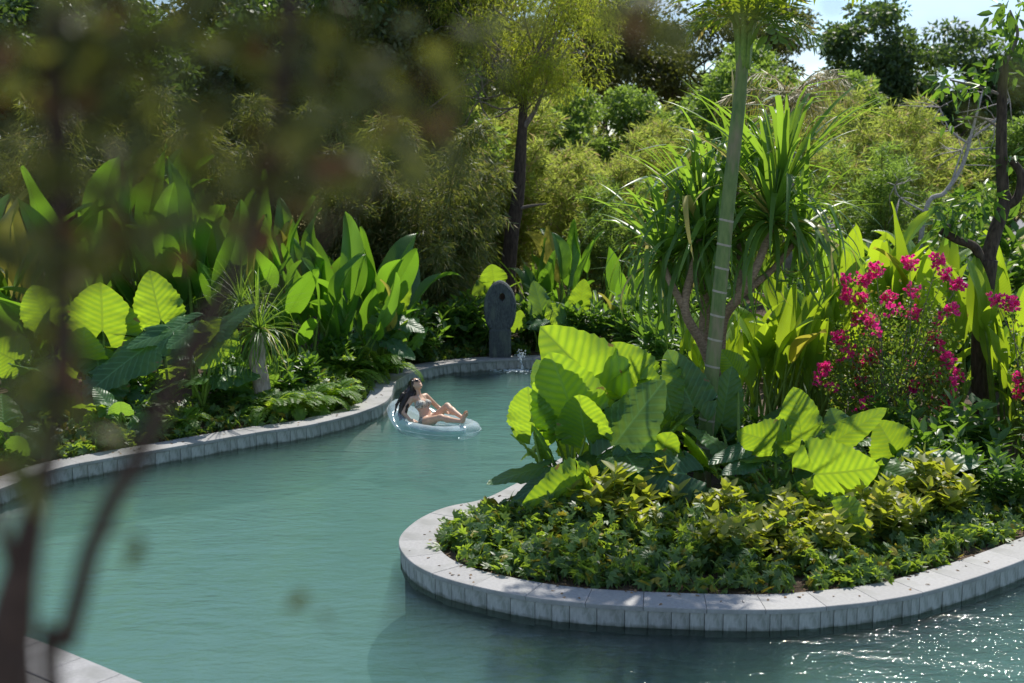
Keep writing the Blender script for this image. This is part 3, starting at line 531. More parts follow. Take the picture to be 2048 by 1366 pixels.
def strap_head(t, base, c, n, length, g, lo=-.9, hi=1.45, vs=STR, wid=1.0):
    for k in range(n):
        f = (k + .5) / n; el = hi - (hi - lo) * f ** .9 + g.gauss(0, .12); az = k * 2.39996 + g.uniform(-.3, .3)
        o = ob('leaf', vs[min(len(vs) - 1, int((f * .9 + g.uniform(-.15, .2)) * len(vs)) % len(vs))], t)
        L = length * g.uniform(.75, 1.1); o.rotation_mode = 'XYZ'
        o.matrix_local = Matrix.Translation(Vector(c) - Vector(base)) @ Matrix.Rotation(az, 4, 'Z') @ Matrix.Rotation(-el, 4, 'Y') @ Matrix.Rotation(g.gauss(0, .2), 4, 'X') @ Matrix.Diagonal((L, L * wid, L, 1))

def cloud(P, D, Nn, Ln, Wd, rnd, A=None, hexa=False):
    """leaf faces: P base points, D directions, Nn rough normals"""
    A = A or Acc(); D = unit(D); X = unit(np.cross(D, Nn)); Z = np.cross(X, D); Ln = np.asarray(Ln)[:, None]; Wd = np.asarray(Wd)[:, None]; n = len(P)
    one = np.ones(n)
    if not hexa:
        V = np.stack([P, P + D * Ln * .45 + X * Wd * .5 + Z * Wd * .12, P + D * Ln, P + D * Ln * .45 - X * Wd * .5 + Z * Wd * .12], 1).reshape(-1, 3)
        i = np.arange(n)[:, None] * 4; T = np.concatenate([i + [0, 1, 2], i + [0, 2, 3]])
        luv = np.stack([np.stack([0 * one, one, 0 * one, -one], 1), np.stack([0 * one, .5 * one, one, .5 * one], 1), np.repeat(rnd[:, None], 4, 1)], -1).reshape(-1, 3)
        A.add(V, None, T, luv)
    else:
        dr = -Z * Ln * .18
        V = np.stack([P, P + D * Ln * .3 + X * Wd * .48 + Z * Wd * .15, P + D * Ln * .68 + X * Wd * .36 + Z * Wd * .1 + dr * .5, P + D * Ln + dr, P + D * Ln * .68 - X * Wd * .36 + Z * Wd * .1 + dr * .5, P + D * Ln * .3 - X * Wd * .48 + Z * Wd * .15], 1).reshape(-1, 3)
        i = np.arange(n)[:, None] * 6; Q = np.concatenate([i + [0, 1, 2, 3], i + [0, 3, 4, 5]])
        luv = np.stack([np.stack([0 * one, one, one, 0 * one, -one, -one], 1), np.stack([0 * one, .3 * one, .7 * one, one, .7 * one, .3 * one], 1), np.repeat(rnd[:, None], 6, 1)], -1).reshape(-1, 3)
        A.add(V, Q, None, luv)
    return A
def clumps(g, centers, n, r, flat_=.6, ln=.12, wd=.05, droop=.3, hexa=False, A=None, up=.6):
    c = np.repeat(centers, n, 0); m = len(c); d = unit(g.normal(size=(m, 3))); rr = r * g.random((m, 1)) ** .45
    P = c + d * rr * np.array([1, 1, flat_]); D = d * .8 + g.normal(size=(m, 3)) * .5; D[:, 2] -= droop
    Nn = g.normal(size=(m, 3)) * .7; Nn[:, 2] += up; rnd = np.repeat(g.random(len(centers)), n) * .5 + g.random(m) * .5
    return cloud(P, D, Nn, ln * g.uniform(.7, 1.2, m), wd * g.uniform(.7, 1.2, m), rnd, A, hexa)
def ellipsoid(g, n, c, r, surf=.5):
    d = unit(g.normal(size=(n, 3))); rr = g.random((n, 1)) ** (1 / 3); rr = rr * (1 - surf) + surf * rr ** .3
    return np.array(c) + d * rr * np.array(r)
def limb_acc(g, A, a, b, r0, r1, wob=.12, seg=7):
    a = np.array(a, float); b = np.array(b, float); L = np.linalg.norm(b - a)
    P = np.linspace(a, b, 6); P[1:-1] += g.normal(size=(4, 3)) * wob * L * .3; P[2:4, 2] += .06 * L
    V, F, T = tube_vf(catmull(P, 3), np.linspace(r0, r1, 16), seg); A.add(V, F, T)
def make_tree(name, label, base, trunk_h, crowns, ncl, nleaf, clr, ln, wd, mat, bark, trunk_r, group, seed, droop=.3, flat_=.6, cat='tree', lean=(0, 0)):
    """crowns: list of (center rel. to base, radii)"""
    g = np.random.default_rng(seed); t = thing(name, label, cat, base, group)
    top = np.array([lean[0], lean[1], trunk_h])
    tr = Acc(); limb_acc(g, tr, (0, 0, -.1), top, trunk_r, trunk_r * .6, .05, 9); ob('trunk', tr.mesh('trunk', [bark]), t)
    A = Acc(); B = Acc()
    for c, r in crowns:
        cen = ellipsoid(g, ncl, c, r, .55); clumps(g, cen, nleaf, clr, flat_, ln, wd, droop, A=A)
        for q in cen[::max(1, ncl // 6)]: limb_acc(g, B, top * g.uniform(.72, 1), q, trunk_r * .2, trunk_r * .03, .25, 5)
    ob('branches', B.mesh('branches', [bark]), t); ob('crown', A.mesh('crown', [mat]), t)
    return t
def copy_tree(root, label, loc, rz=0, s=1, group=None):
    r = root.copy(); COL.objects.link(r); r.location = loc; r.rotation_euler = (0, 0, rz); r.scale = (s, s, s); r['label'] = label
    if group: r['group'] = group
    for ch in list(root.children):
        c = ch.copy(); COL.objects.link(c); c.parent = r
        for q in ch.children: d = q.copy(); COL.objects.link(d); d.parent = c
    return r
def bamboo(name, label, base, h, spread, nculm, per, ln, wd, mat, group, seed, low=.1, droop=.9):
    g = np.random.default_rng(seed); t = thing(name, label, 'bamboo', base, group); A = Acc()
    for k in range(nculm):
        a = g.uniform(0, 6.28); r = spread * .25 * g.random(); out_ = spread * g.uniform(.35, 1.0); hh = h * g.uniform(.45, 1.05)
        s = np.linspace(0, 1, 9)[:, None]; b = np.array([r * math.cos(a), r * math.sin(a), -.1]); o = np.array([math.cos(a), math.sin(a), 0])
        P = b + o * out_ * s ** 2.1 + np.array([0, 0, 1.]) * hh * (s - .17 * s ** 4)
        V, F, T = tube_vf(P, np.linspace(.03, .006, 9), 6); ob('culm', mk('culm', V, [F, T], mats=[M['culm']]), t)
        m = int(per * hh / h); ss = low + (1 - low) * g.random(m) ** .75
        C = np.stack([np.interp(ss, s[:, 0], P[:, q]) for q in range(3)], 1)
        az = g.uniform(0, 6.28, m); el = g.uniform(-.1, 1.15, m) if droop < .6 else g.uniform(-.3, .7, m)
        bl = h * .17 * (1.25 - .85 * ss) * g.uniform(.5, 1.25, m); sp = np.stack([np.cos(az) * np.cos(el), np.sin(az) * np.cos(el), np.sin(el)], 1)
        nl = 15; f = np.tile((np.arange(nl) + .5) / nl, m); k2 = np.repeat(np.arange(m), nl); mm = m * nl
        P2 = C[k2] + sp[k2] * (bl[k2] * f)[:, None] + g.normal(size=(mm, 3)) * .035; P2[:, 2] -= droop * .55 * bl[k2] * f ** 2
        D = sp[k2] * .9 + g.normal(size=(mm, 3)) * .55; D[:, 2] -= droop * (.3 + f); Nn = g.normal(size=(mm, 3)); Nn[:, 2] += .6
        cloud(P2, D, Nn, ln * g.uniform(.6, 1.25, mm), wd * g.uniform(.7, 1.2, mm), np.repeat(g.random(m), nl) * .45 + g.random(mm) * .55, A)
        B2 = np.stack([C - vec(.004, 0, 0), C + vec(.004, 0, 0), C + sp * bl[:, None] - np.array([[0, 0, 1]]) * (droop * .55 * bl)[:, None]], 1).reshape(-1, 3); A.add(B2, None, np.arange(3 * m).reshape(-1, 3), np.full((3 * m, 3), .95))
    ob('crown', A.mesh('crown', [mat]), t); return t

# ---------------------------------------------------------------- fountain stone and its water
def fountain():
    b = np.array([-.27, 28.15, 0]); t = thing('fountain_stone', 'dark carved leaf-shaped stone slab with a round hole standing on the far coping', 'sculpture', b)
    n = 40; a = np.linspace(0, 2 * math.pi, n, endpoint=False) - math.pi / 2
    z0, z1 = .82, 1.98
    ox = []; 
    for q in a:
        cx, sz = math.cos(q), math.sin(q); tt = (sz + 1) / 2
        w = .37 * (1 - .06 * max(0, sz)) ; ox.append((w * np.sign(cx) * abs(cx) ** (.62 if sz < 0 else 1.12), z0 + (z1 - z0) * (.5 + .5 * np.sign(sz) * abs(sz) ** (1.0 if sz < 0 else .98))))
    ox = np.array(ox); hc = np.array([.05, 1.62]); hx = np.stack([hc[0] + .055 * np.cos(a), hc[1] + .075 * np.sin(a)], 1)
    th = .15; rings = []
    ins = lambda k: (ox - np.array([0, 1.4])) * k + np.array([0, 1.4])
    for P, y in ((hx, .02), (hx * 1.0 + (hx - hc) * .25, -th), (ins(.93), -th), (ox, -th * .72), (ox, th * .72), (ins(.93), th), (hx + (hx - hc) * .25, th), (hx, .02)):
        rings.append(np.stack([P[:, 0], np.full(n, y), P[:, 1]], 1))
    V = np.concatenate(rings); j = np.arange(n); k = (j + 1) % n
    F = np.concatenate([np.stack([r * n + j, r * n + k, (r + 1) * n + k, (r + 1) * n + j], 1) for r in range(7)])
    ob('leaf_slab', mk('leaf_slab', V, F[:, ::-1], mats=[M['sculpt']], smooth=False), t)
    pd = bevel_box('pedestal', M['sculpt'], .06); o = ob('pedestal', pd, t, (.0, 0, .54)); o.scale = (.50, .34, .70)
    # water spilling from the base
    g = np.random.default_rng(5); w = thing('water_jet', 'small clear water jet splashing into the pool beside the fountain stone', 'water jet', (.16, 27.9, .3))
    s = np.linspace(0, 1, 14)[:, None]; P = np.array([-.02, .06, .0]) + np.array([.10, -.22, 0]) * s + np.array([0, 0, 1.]) * (.12 * s - .42 * s ** 2)
    V, Q, T = tube_vf(P, .022 + .012 * np.sin(np.arange(14) * 1.7), 7); V += g.normal(size=V.shape) * .006
    ob('stream', mk('stream', V, [Q, T], mats=[M['foamy']]), w)
    A = Acc(); bm = bmesh.new(); bmesh.ops.create_icosphere(bm, subdivisions=1, radius=1); sv = np.array([v.co[:] for v in bm.verts]); sf = np.array([[v.index for v in f.verts] for f in bm.faces]); bm.free()
    for k in range(46):
        c = np.array([.04, -.08, .0]) + g.normal(size=3) * np.array([.05, .05, .09]); A.add(sv * g.uniform(.006, .02) * np.array([1, 1, 1.5]) + c, None, sf)
    tag(ob('droplets', A.mesh('droplets', [M['foamy']]), w), kind='stuff')
    A = Acc()
    for k in range(150):
        an = g.uniform(0, 6.28); r = abs(g.normal()) * .24
        A.add(sv * np.array([1.6, 1, .45]) * g.uniform(.008, .03) + np.array([-.02 + 1.5 * r * math.cos(an), -.2 + .8 * r * math.sin(an), -.296]), None, sf)
    tag(ob('foam', A.mesh('foam', [M['foamy']]), w), kind='stuff')
def foamy():
    m, nt, out, N, L = nodes('splashing_water'); tr = N('ShaderNodeBsdfTransparent'); pb = N('ShaderNodeBsdfPrincipled', Roughness=.12); pb.inputs['Base Color'].default_value = (.75, .82, .85, 1)
    mx = N('ShaderNodeMixShader'); mx.inputs[0].default_value = .6; L(tr.outputs[0], mx.inputs[1]); L(pb.outputs[0], mx.inputs[2]); L(mx.outputs[0], out.inputs['Surface']); return m
M['foamy'] = foamy(); fountain()

# ---------------------------------------------------------------- the bather and her float
def surface_nets(prims, h, pad=.05, k=.02):
    """prims: ('cap',a,b,ra,rb) or ('ell',c,r,rot3x3); smooth union polygonised"""
    lo = np.array([1e9] * 3); hi = -lo
    for p in prims:
        if p[0] == 'cap': r = max(p[3], p[4]); lo = np.minimum(lo, np.minimum(p[1], p[2]) - r); hi = np.maximum(hi, np.maximum(p[1], p[2]) + r)
        else: r = max(p[2]); lo = np.minimum(lo, np.array(p[1]) - r); hi = np.maximum(hi, np.array(p[1]) + r)
    lo -= pad; hi += pad; n = np.ceil((hi - lo) / h).astype(int) + 1; Fd = np.full(n, .2, np.float32)
    for p in prims:
        kk = p[5] if p[0] == 'cap' and len(p) > 5 else (p[4] if p[0] == 'ell' and len(p) > 4 else k)
        if p[0] == 'cap': r = max(p[3], p[4]); a = np.minimum(p[1], p[2]) - r - .07; b = np.maximum(p[1], p[2]) + r + .07
        else: r = max(p[2]); a = np.array(p[1]) - r - .07; b = np.array(p[1]) + r + .07
        i0 = np.maximum(0, np.floor((a - lo) / h).astype(int)); i1 = np.minimum(n, np.ceil((b - lo) / h).astype(int) + 1)
        X = np.stack(np.meshgrid(*[lo[q] + h * np.arange(i0[q], i1[q]) for q in range(3)], indexing='ij'), -1)
        if p[0] == 'cap':
            A_, B_ = np.array(p[1], float), np.array(p[2], float); ab = B_ - A_; t = np.clip(((X - A_) @ ab) / (ab @ ab + 1e-12), 0, 1)
            d = np.linalg.norm(X - A_ - t[..., None] * ab, axis=-1) - (p[3] + (p[4] - p[3]) * t)
        else:
            q = (X - np.array(p[1])) @ np.array(p[3]); rr = np.array(p[2]); k0 = np.linalg.norm(q / rr, axis=-1); k1 = np.linalg.norm(q / rr ** 2, axis=-1); d = k0 * (k0 - 1) / (k1 + 1e-6)
        S = Fd[i0[0]:i1[0], i0[1]:i1[1], i0[2]:i1[2]]
        hh = np.maximum(kk - np.abs(S - d), 0) / kk; Fd[i0[0]:i1[0], i0[1]:i1[1], i0[2]:i1[2]] = np.minimum(S, d) - hh * hh * kk * .25
    ins = Fd < 0; cell = np.zeros(np.array(n) - 1, int); acc = np.zeros((*(np.array(n) - 1), 3)); cnt = np.zeros(np.array(n) - 1)
    c8 = [(i, j, k_) for i in (0, 1) for j in (0, 1) for k_ in (0, 1)]
    sl = lambda A_, c: A_[c[0]:A_.shape[0] - 1 + c[0], c[1]:A_.shape[1] - 1 + c[1], c[2]:A_.shape[2] - 1 + c[2]]
    for a in c8:
        for ax in range(3):
            if a[ax]: continue
            b = list(a); b[ax] = 1; fa, fb = sl(Fd, a), sl(Fd, b); cr_ = (fa < 0) != (fb < 0)
            t = np.where(cr_, fa / np.where(cr_, fa - fb, 1), 0); pt = np.stack([np.full(t.shape, float(a[q])) for q in range(3)], -1); pt[..., ax] = t
            acc += pt * cr_[..., None]; cnt += cr_
    act = cnt > 0; idx = np.full(act.shape, -1); idx[act] = np.arange(act.sum()); ijk = np.argwhere(act)
    V = lo + h * (ijk + acc[act] / cnt[act][:, None]); Q = []
    for ax in range(3):
        b = [0, 0, 0]; b[ax] = 1; e = [slice(None)] * 3; e2 = [slice(None)] * 3; e[ax] = slice(0, -1); e2[ax] = slice(1, None)
        s0, s1 = ins[tuple(e)], ins[tuple(e2)]; E_ = np.argwhere(s0 != s1); u, w = (ax + 1) % 3, (ax + 2) % 3
        E_ = E_[(E_[:, u] > 0) & (E_[:, w] > 0) & (E_[:, u] < n[u] - 1) & (E_[:, w] < n[w] - 1)]; du = np.zeros(3, int); du[u] = 1; dw = np.zeros(3, int); dw[w] = 1
        q = np.stack([idx[tuple((E_ - du - dw).T)], idx[tuple((E_ - dw).T)], idx[tuple(E_.T)], idx[tuple((E_ - du).T)]], 1)
        fl = ~s0[tuple(E_.T)]; q[fl] = q[fl][:, ::-1]; Q.append(q)
    return V, np.concatenate(Q)
def vec(*a): return np.array(a, float)
def rot_axes(fwd, up):
    f_ = unit(vec(*fwd)); u_ = vec(*up); u_ = unit(u_ - f_ * f_.dot(u_)); return np.stack([f_, np.cross(u_, f_), u_], 1)   # columns: forward, left, up
def bather():
    t = thing('person', 'long-haired person in a patterned bikini and dark sunglasses reclining on the clear pool float', 'person', (-1.50, 21.95, -.035), rz=R(-40)); t.scale = (1.1, 1.1, 1.06); t.rotation_euler = (0, R(-7), R(-40)); t.location.z = -.06
    C = 'cap'; I3 = np.eye(3); hd = rot_axes((.80, -.12, .58), (-.5, 0, .9)); hc = vec(-.17, -.005, .778)
    H = lambda x, y, z: hc + hd @ vec(x, y, z)
    pr = [('ell', vec(-.00, 0, .155), vec(.105, .165, .10), I3, .05),                          # pelvis
          ('ell', vec(-.035, 0, .27), vec(.078, .118, .10), I3, .06),                           # waist
          ('ell', vec(-.095, 0, .425), vec(.088, .138, .13), rot_axes((1, 0, .3), (-.3, 0, 1)), .06),  # rib cage
          (C, vec(-.145, -.13, .545), vec(-.145, .13, .545), .048, .048, .05),                    # shoulder girdle
          ('ell', vec(-.03, -.072, .44), vec(.055, .06, .055), I3, .03), ('ell', vec(-.03, .072, .44), vec(.055, .06, .055), I3, .03),
          (C, vec(-.15, 0, .56), vec(-.165, 0, .70), .050, .045, .03),                           # neck
          ('ell', hc, vec(.088, .072, .108), hd, .02), ('ell', H(.035, 0, -.06), vec(.052, .050, .055), hd, .03),      # skull, jaw
          (C, H(.088, 0, .012), H(.108, 0, -.022), .009, .014, .012), (C, H(.082, -.018, -.062), H(.082, .018, -.062), .011, .011, .008),   # nose, lips
          ('ell', H(.078, 0, -.098), vec(.02, .022, .016), hd, .02),
          ('ell', H(-.005, .074, -.01), vec(.02, .01, .03), hd, .01), ('ell', H(-.005, -.074, -.01), vec(.02, .01, .03), hd, .01)]
    def arm(sh, el, wr, hdir, side):
        a, b, c = vec(*sh), vec(*el), vec(*wr); pr.extend([(C, a, b, .046, .036, .03), (C, b, c, .036, .024, .02)])
        d = unit(vec(*hdir)); s = unit(np.cross(d, vec(0, 0, 1))) * side; u = np.cross(s, d) * side
        pr.append((C, c + d * .02, c + d * .07, .024, .026, .02)); pr.append((C, c + d * .03 - s * .014, c + d * .075 - s * .02, .016, .014, .02)); pr.append((C, c + d * .03 + s * .014, c + d * .075 + s * .02, .016, .014, .02))
        for q, (o_, L) in enumerate(((-.030, .060), (-.010, .072), (.010, .068), (.030, .052))):
            k0 = c + d * .078 + s * o_; k1 = k0 + unit(d + s * o_ * 3) * L * .5 - vec(0, 0, .008); k2 = k1 + unit(d - vec(0, 0, .55)) * L * .5
            pr.extend([(C, k0, k1, .0095, .0085, .006), (C, k1, k2, .0085, .0065, .004)])
        th = c + d * .03 - s * .024; th1 = th + unit(d * .8 - s * .8) * .035; pr.extend([(C, th, th1, .012, .010, .008), (C, th1, th1 + unit(d - s * .2 - vec(0, 0, .2)) * .03, .010, .008, .004)])
    arm((-.145, -.165, .545), (-.26, -.285, .335), (-.06, -.335, .215), (.95, .1, -.12), 1)
    arm((-.145, .165, .545), (-.05, .315, .33), (.14, .33, .235), (.9, .1, -.12), -1)
    def leg(hip, kn, an, toe):
        h_, k_, a_ = vec(*hip), vec(*kn), vec(*an); tv = unit(vec(*toe)); sh = unit(a_ - k_)
        calf = k_ + (a_ - k_) * .32 - vec(0, 0, .012)
        pr.extend([(C, h_, k_, .083, .052, .04), (C, k_, calf, .050, .052, .03), (C, calf, a_, .050, .031, .03), (C, a_ + sh * .03, a_ + sh * .03 + tv * .03, .034, .032, .02), (C, a_ + tv * .02 + sh * .01, a_ + tv * .145 + sh * .02, .031, .027, .02)])
        s = unit(np.cross(tv, sh))
        for q in range(5): o_ = (q - 2) * .015; b = a_ + tv * .145 + sh * .02 + s * o_; pr.append((C, b, b + tv * (.045 - .006 * abs(q - 1)), .0105, .008, .006))
    leg((.02, -.095, .145), (.43, -.13, .235), (.80, -.06, .165), (.62, .12, .78))
    leg((.02, .095, .15), (.36, .12, .385), (.74, .045, .205), (.66, -.25, .7))
    V, Q = surface_nets(pr, .0065)
    # light smoothing
    for _ in range(2):
        S = np.zeros_like(V); c = np.zeros(len(V))
        for a, b in ((0, 1), (1, 2), (2, 3), (3, 0)):
            np.add.at(S, Q[:, a], V[Q[:, b]]); np.add.at(c, Q[:, a], 1); np.add.at(S, Q[:, b], V[Q[:, a]]); np.add.at(c, Q[:, b], 1)
        V = V * .5 + .5 * S / np.maximum(c, 1)[:, None]
    body = ob('body', mk('body', V, Q, mats=[M['skin']]), t); body['label'] = 'sun-lit skin of the reclining body'
    me = body.data; Nv = np.zeros(len(V) * 3); me.vertices.foreach_get('normal', Nv); Nv = Nv.reshape(-1, 3)
    def shell(name, keep, off, mat):
        fk = keep[Q].all(1); q = Q[fk]; ui, inv = np.unique(q, return_inverse=True)
        return ob(name, mk(name, V[ui] + Nv[ui] * off, inv.reshape(q.shape), mats=[mat]), t)
    x, y, z = V.T
    cup = ((((y - .072) / .078) ** 2 + ((z - .44) / .07) ** 2 < 1) | (((y + .072) / .078) ** 2 + ((z - .44) / .07) ** 2 < 1)) & (x > -.10) & (x < .06)
    band = (abs(z - .395 - .0 * x) < .016) & (abs(y) < .2) & (x < .06)
    band &= ~((abs(y) > .16))
    strap_ = (np.minimum(abs(abs(y) - .055 - (.53 - z) * .1), 9) < .010) & (z > .48) & (z < .60) & (x > -.16)
    shell('bikini_top', cup | band | strap_, .005, M['bikini'])
    shell('bikini_bottom', (z < .235 - .25 * np.maximum(x, 0)) & (x < .115 - .35 * abs(y)) & (x > -.16) & (abs(y) < .2), .005, M['bikini'])
    # hair: cap over the skull and long lengths falling behind the shoulder
    hp = [('ell', H(-.024, 0, .022), vec(.092, .083, .108), hd, .02)]
    g = np.random.default_rng(2); A = Acc()
    for k in range(15):
        o1 = g.normal(size=3) * .018
        a = H(-.055, 0, .06) + o1; b = H(-.115, -.02, -.03) + o1 * 1.6; c = vec(-.245, -.155, .60) + o1 * 2.0; d = vec(-.275, -.265, .44) + o1 * 2.2; e = vec(-.30, -.325, .24 + g.uniform(-.03, .05)) + o1 * 2
        for p, q, r0, r1 in ((a, b, .03, .032), (b, c, .03, .028), (c, d, .028, .022), (d, e, .022, .008)): hp.append(('cap', p, q, r0, r1, .014))
    for sd in (-1, 1): hp.append(('cap', H(.02, sd * .072, .055), H(-.06, sd * .078, -.05), .022, .03, .02))
    HV, HQ = surface_nets(hp, .008); fx = (HV - hc) @ hd
    ob('hair', mk('hair', HV, HQ[~((fx[:, 0] > .055) & (fx[:, 2] < .085))[HQ].any(1)], mats=[M['hair']]), t)
    # sunglasses
    A = Acc()
    for sd in (-1, 1):
        a = np.linspace(0, 2 * math.pi, 16, endpoint=False); ring = [np.array([H(.086 - .010 * abs(math.cos(q)) * (1 if math.cos(q) * sd > 0 else -.2) + dx, sd * .034 + r * .031 * math.cos(q), .018 + r * .025 * math.sin(q)) for q in a]) for dx, r in ((.006, 1), (.012, .85))]
        V2 = np.concatenate(ring + [ring[1].mean(0)[None]]); j = np.arange(16); k = (j + 1) % 16
        A.add(V2, np.stack([j, k, 16 + k, 16 + j], 1), np.stack([16 + j, 16 + k, np.full(16, 32)], 1))
        V3, F3_, T3 = tube_vf([H(.085, sd * .062, .024), H(.03, sd * .078, .024), H(-.01, sd * .078, .012)], .004, 6); A.add(V3, F3_, T3)
    V3, F3_, T3 = tube_vf([H(.098, -.012, .022), H(.101, 0, .026), H(.098, .012, .022)], .004, 6); A.add(V3, F3_, T3)
    ob('sunglasses', A.mesh('sunglasses', [M['lens']]), t)
def floaty():
    t = thing('pool_float', 'clear inflatable lounge ring drifting on the pool under the bather', 'pool float', (-1.50, 21.95, -.05), rz=R(-40)); t.scale = (1.14, 1.12, 1.0)
    n, sg = 72, 16; a = np.linspace(0, 2 * math.pi, n, endpoint=False); cx = .12
    px = cx + .70 * np.sign(np.cos(a)) * abs(np.cos(a)) ** .85; py = .40 * np.sign(np.sin(a)) * abs(np.sin(a)) ** .85
    back = np.clip((-.12 - px) / .46, 0, 1) ** 1.2; pz = .07 + .29 * back; px = px - .04 * back; rr = .125 - .02 * back
    foot = np.clip((px - .45) / .4, 0, 1); pz = pz + .02 * foot
    P = np.stack([px, py, pz], 1); T = unit(np.roll(P, -1, 0) - np.roll(P, 1, 0)); N1 = unit(np.cross(T, vec(0, 0, 1))); N2 = np.cross(N1, T); b = np.arange(sg) * 2 * math.pi / sg
    V = (P[:, None] + (rr * (1 + .02 * np.sin(np.arange(n) * 1.9)))[:, None, None] * (np.cos(b)[None, :, None] * N1[:, None] + np.sin(b)[None, :, None] * N2[:, None])).reshape(-1, 3)
    i = np.arange(n)[:, None]; j = np.arange(sg)[None]; F = np.stack([i * sg + j, ((i + 1) % n) * sg + j, ((i + 1) % n) * sg + (j + 1) % sg, i * sg + (j + 1) % sg], -1).reshape(-1, 4)
    ring = ob('tube', mk('tube', V, F, mats=[M['vinyl']]), t)
    sm = np.zeros((n, 2, 3)); sm[:, 0] = P + N1 * rr[:, None] * 1.0 - vec(0, 0, 0); sm[:, 1] = P + N1 * (rr[:, None] + .012)
    i = np.arange(n); Fs = np.stack([2 * i, 2 * ((i + 1) % n), 2 * ((i + 1) % n) + 1, 2 * i + 1], 1); ob('seam', mk('seam', sm.reshape(-1, 3), Fs, mats=[M['vinyl']]), ring)
    # slung seat inside the ring
    m = 10; k = np.linspace(0, 1, m); q = P - N1 * 0; ctr = vec(.1, 0, .04)
    V = np.concatenate([(P * vec(.86, .8, 1) + vec(.017, 0, 0)) * (1 - kk) + (ctr + (P - P.mean(0)) * vec(.1, .1, .0)) * kk - vec(0, 0, 1) * .03 * kk for kk in k]); V[:, 2] = np.maximum(V[:, 2], .015)
    i = np.arange(n); F = np.concatenate([np.stack([r * n + i, r * n + (i + 1) % n, (r + 1) * n + (i + 1) % n, (r + 1) * n + i], 1) for r in range(m - 1)])
    ob('seat', mk('seat', V, F, mats=[M['vinyl']]), t)
    V, F3_, T3 = tube_vf([vec(.80, -.14, .19), vec(.80, -.14, .235)], [.014, .011], 8); ob('valve', mk('valve', V, [F3_, T3], mats=[M['white']]), t)
def vinyl():
    m, nt, out, N, L = nodes('clear_vinyl'); tr = N('ShaderNodeBsdfTransparent'); tr.inputs['Color'].default_value = (.86, .93, .96, 1)
    pb = N('ShaderNodeBsdfPrincipled', Roughness=.10); pb.inputs['Base Color'].default_value = (.72, .82, .88, 1); pb.inputs['Specular IOR Level'].default_value = .9
    lw = N('ShaderNodeLayerWeight', Blend=.35); f = mth(N, L, 'MULTIPLY_ADD', lw.outputs['Facing'], .6, .08)
    mx = N('ShaderNodeMixShader'); L(f, mx.inputs[0]); L(tr.outputs[0], mx.inputs[1]); L(pb.outputs[0], mx.inputs[2]); L(mx.outputs[0], out.inputs['Surface']); return m
M['skin'] = rough_mat('skin', (.56, .34, .235), (.66, .42, .30), 9, .42, .05, .002); M['skin'].node_tree.nodes['Principled BSDF'].inputs['Subsurface Weight'].default_value = .12
M['skin'].node_tree.nodes['Principled BSDF'].inputs['Subsurface Radius'].default_value = (.02, .008, .004)
M['bikini'] = rough_mat('patterned_bikini', (.04, .04, .04), (.70, .68, .60), 45, .7, 0, detail=2)
M['hair'] = rough_mat('dark_hair', (.008, .005, .004), (.03, .018, .012), 40, .38, .5, .01, aniso=(1, 1, .08), spec=.5)
M['lens'] = plain('dark_lens', (.008, .007, .007), .12); M['white'] = plain('white_plastic', (.8, .8, .8), .35)
M['vinyl'] = vinyl(); floaty(); bather()

# ---------------------------------------------------------------- elephant ears
alocasia('elephant ear plant with glowing yellow-green leaves at the left tip of the island', ALO_A + ears(1, 1.2, 16.3, 16, .85, .5, 1.5, .5, .8), [(.75, 15.9), (1.15, 16.0), (.45, 15.6), (1.7, 16.1)], 'elephant ears on the island', 1)
alocasia('elephant ear plant with broad half-shaded leaves right of the palm trunk on the island', ALO_B + ears(2, 3.3, 16.0, 13, .8, .35, 1.15, .45, .75) + ears(3, 4.5, 16.2, 12, .8, .3, 1.0, .45, .7), [(3.35, 15.6), (3.9, 15.9), (3.0, 16.6), (4.6, 16.4)], 'elephant ears on the island', 2)
alocasia('big dark elephant ear plant on the left bank behind the blurred trunk', ALO_C + ears(4, -7.4, 21.9, 14, 1.0, .5, 1.6, .6, .95) + ears(5, -5.9, 21.6, 10, .8, .4, 1.2, .5, .8, .7), [(-7.2, 21.7), (-6.1, 21.6), (-7.9, 21.7), (-5.5, 21.5)], 'elephant ears on the banks', 3)
alocasia('low elephant ear plant beside the bend of the left coping', ALO_D + ears(6, -2.6, 25.9, 9, .6, .4, 1.3, .4, .65, .7), [(-2.4, 26.0), (-2.7, 25.8)], 'elephant ears on the banks', 4)
alocasia('elephant ear plant with scattered leaves behind the fountain stone', ALO_E, [(-.3, 28.9), (.6, 29.0), (1.4, 29.3)], 'elephant ears on the banks', 5)
def along(k, d): i = int(np.argmin(np.linalg.norm(path - np.array(SHORE[k]), axis=1))); q = path[i] + nrm[i] * d; return float(q[0]), float(q[1])
for k, d, lb, n in ((6, 1.1, 'small elephant ear plant by the left coping under the drooping dark leaf', 10), (9, 1.8, 'small elephant ear plant right of the pale stubby trunk by the coping', 9), (4, 1.1, 'small elephant ear plant by the left coping near the blurred trunk', 10)):
    x, y = along(k, d); alocasia(lb, ears(60 + k, x, y, n, .5, .25, .75, .35, .55, .6), [(x, y)], 'small elephant ears along the left coping', 60 + k)

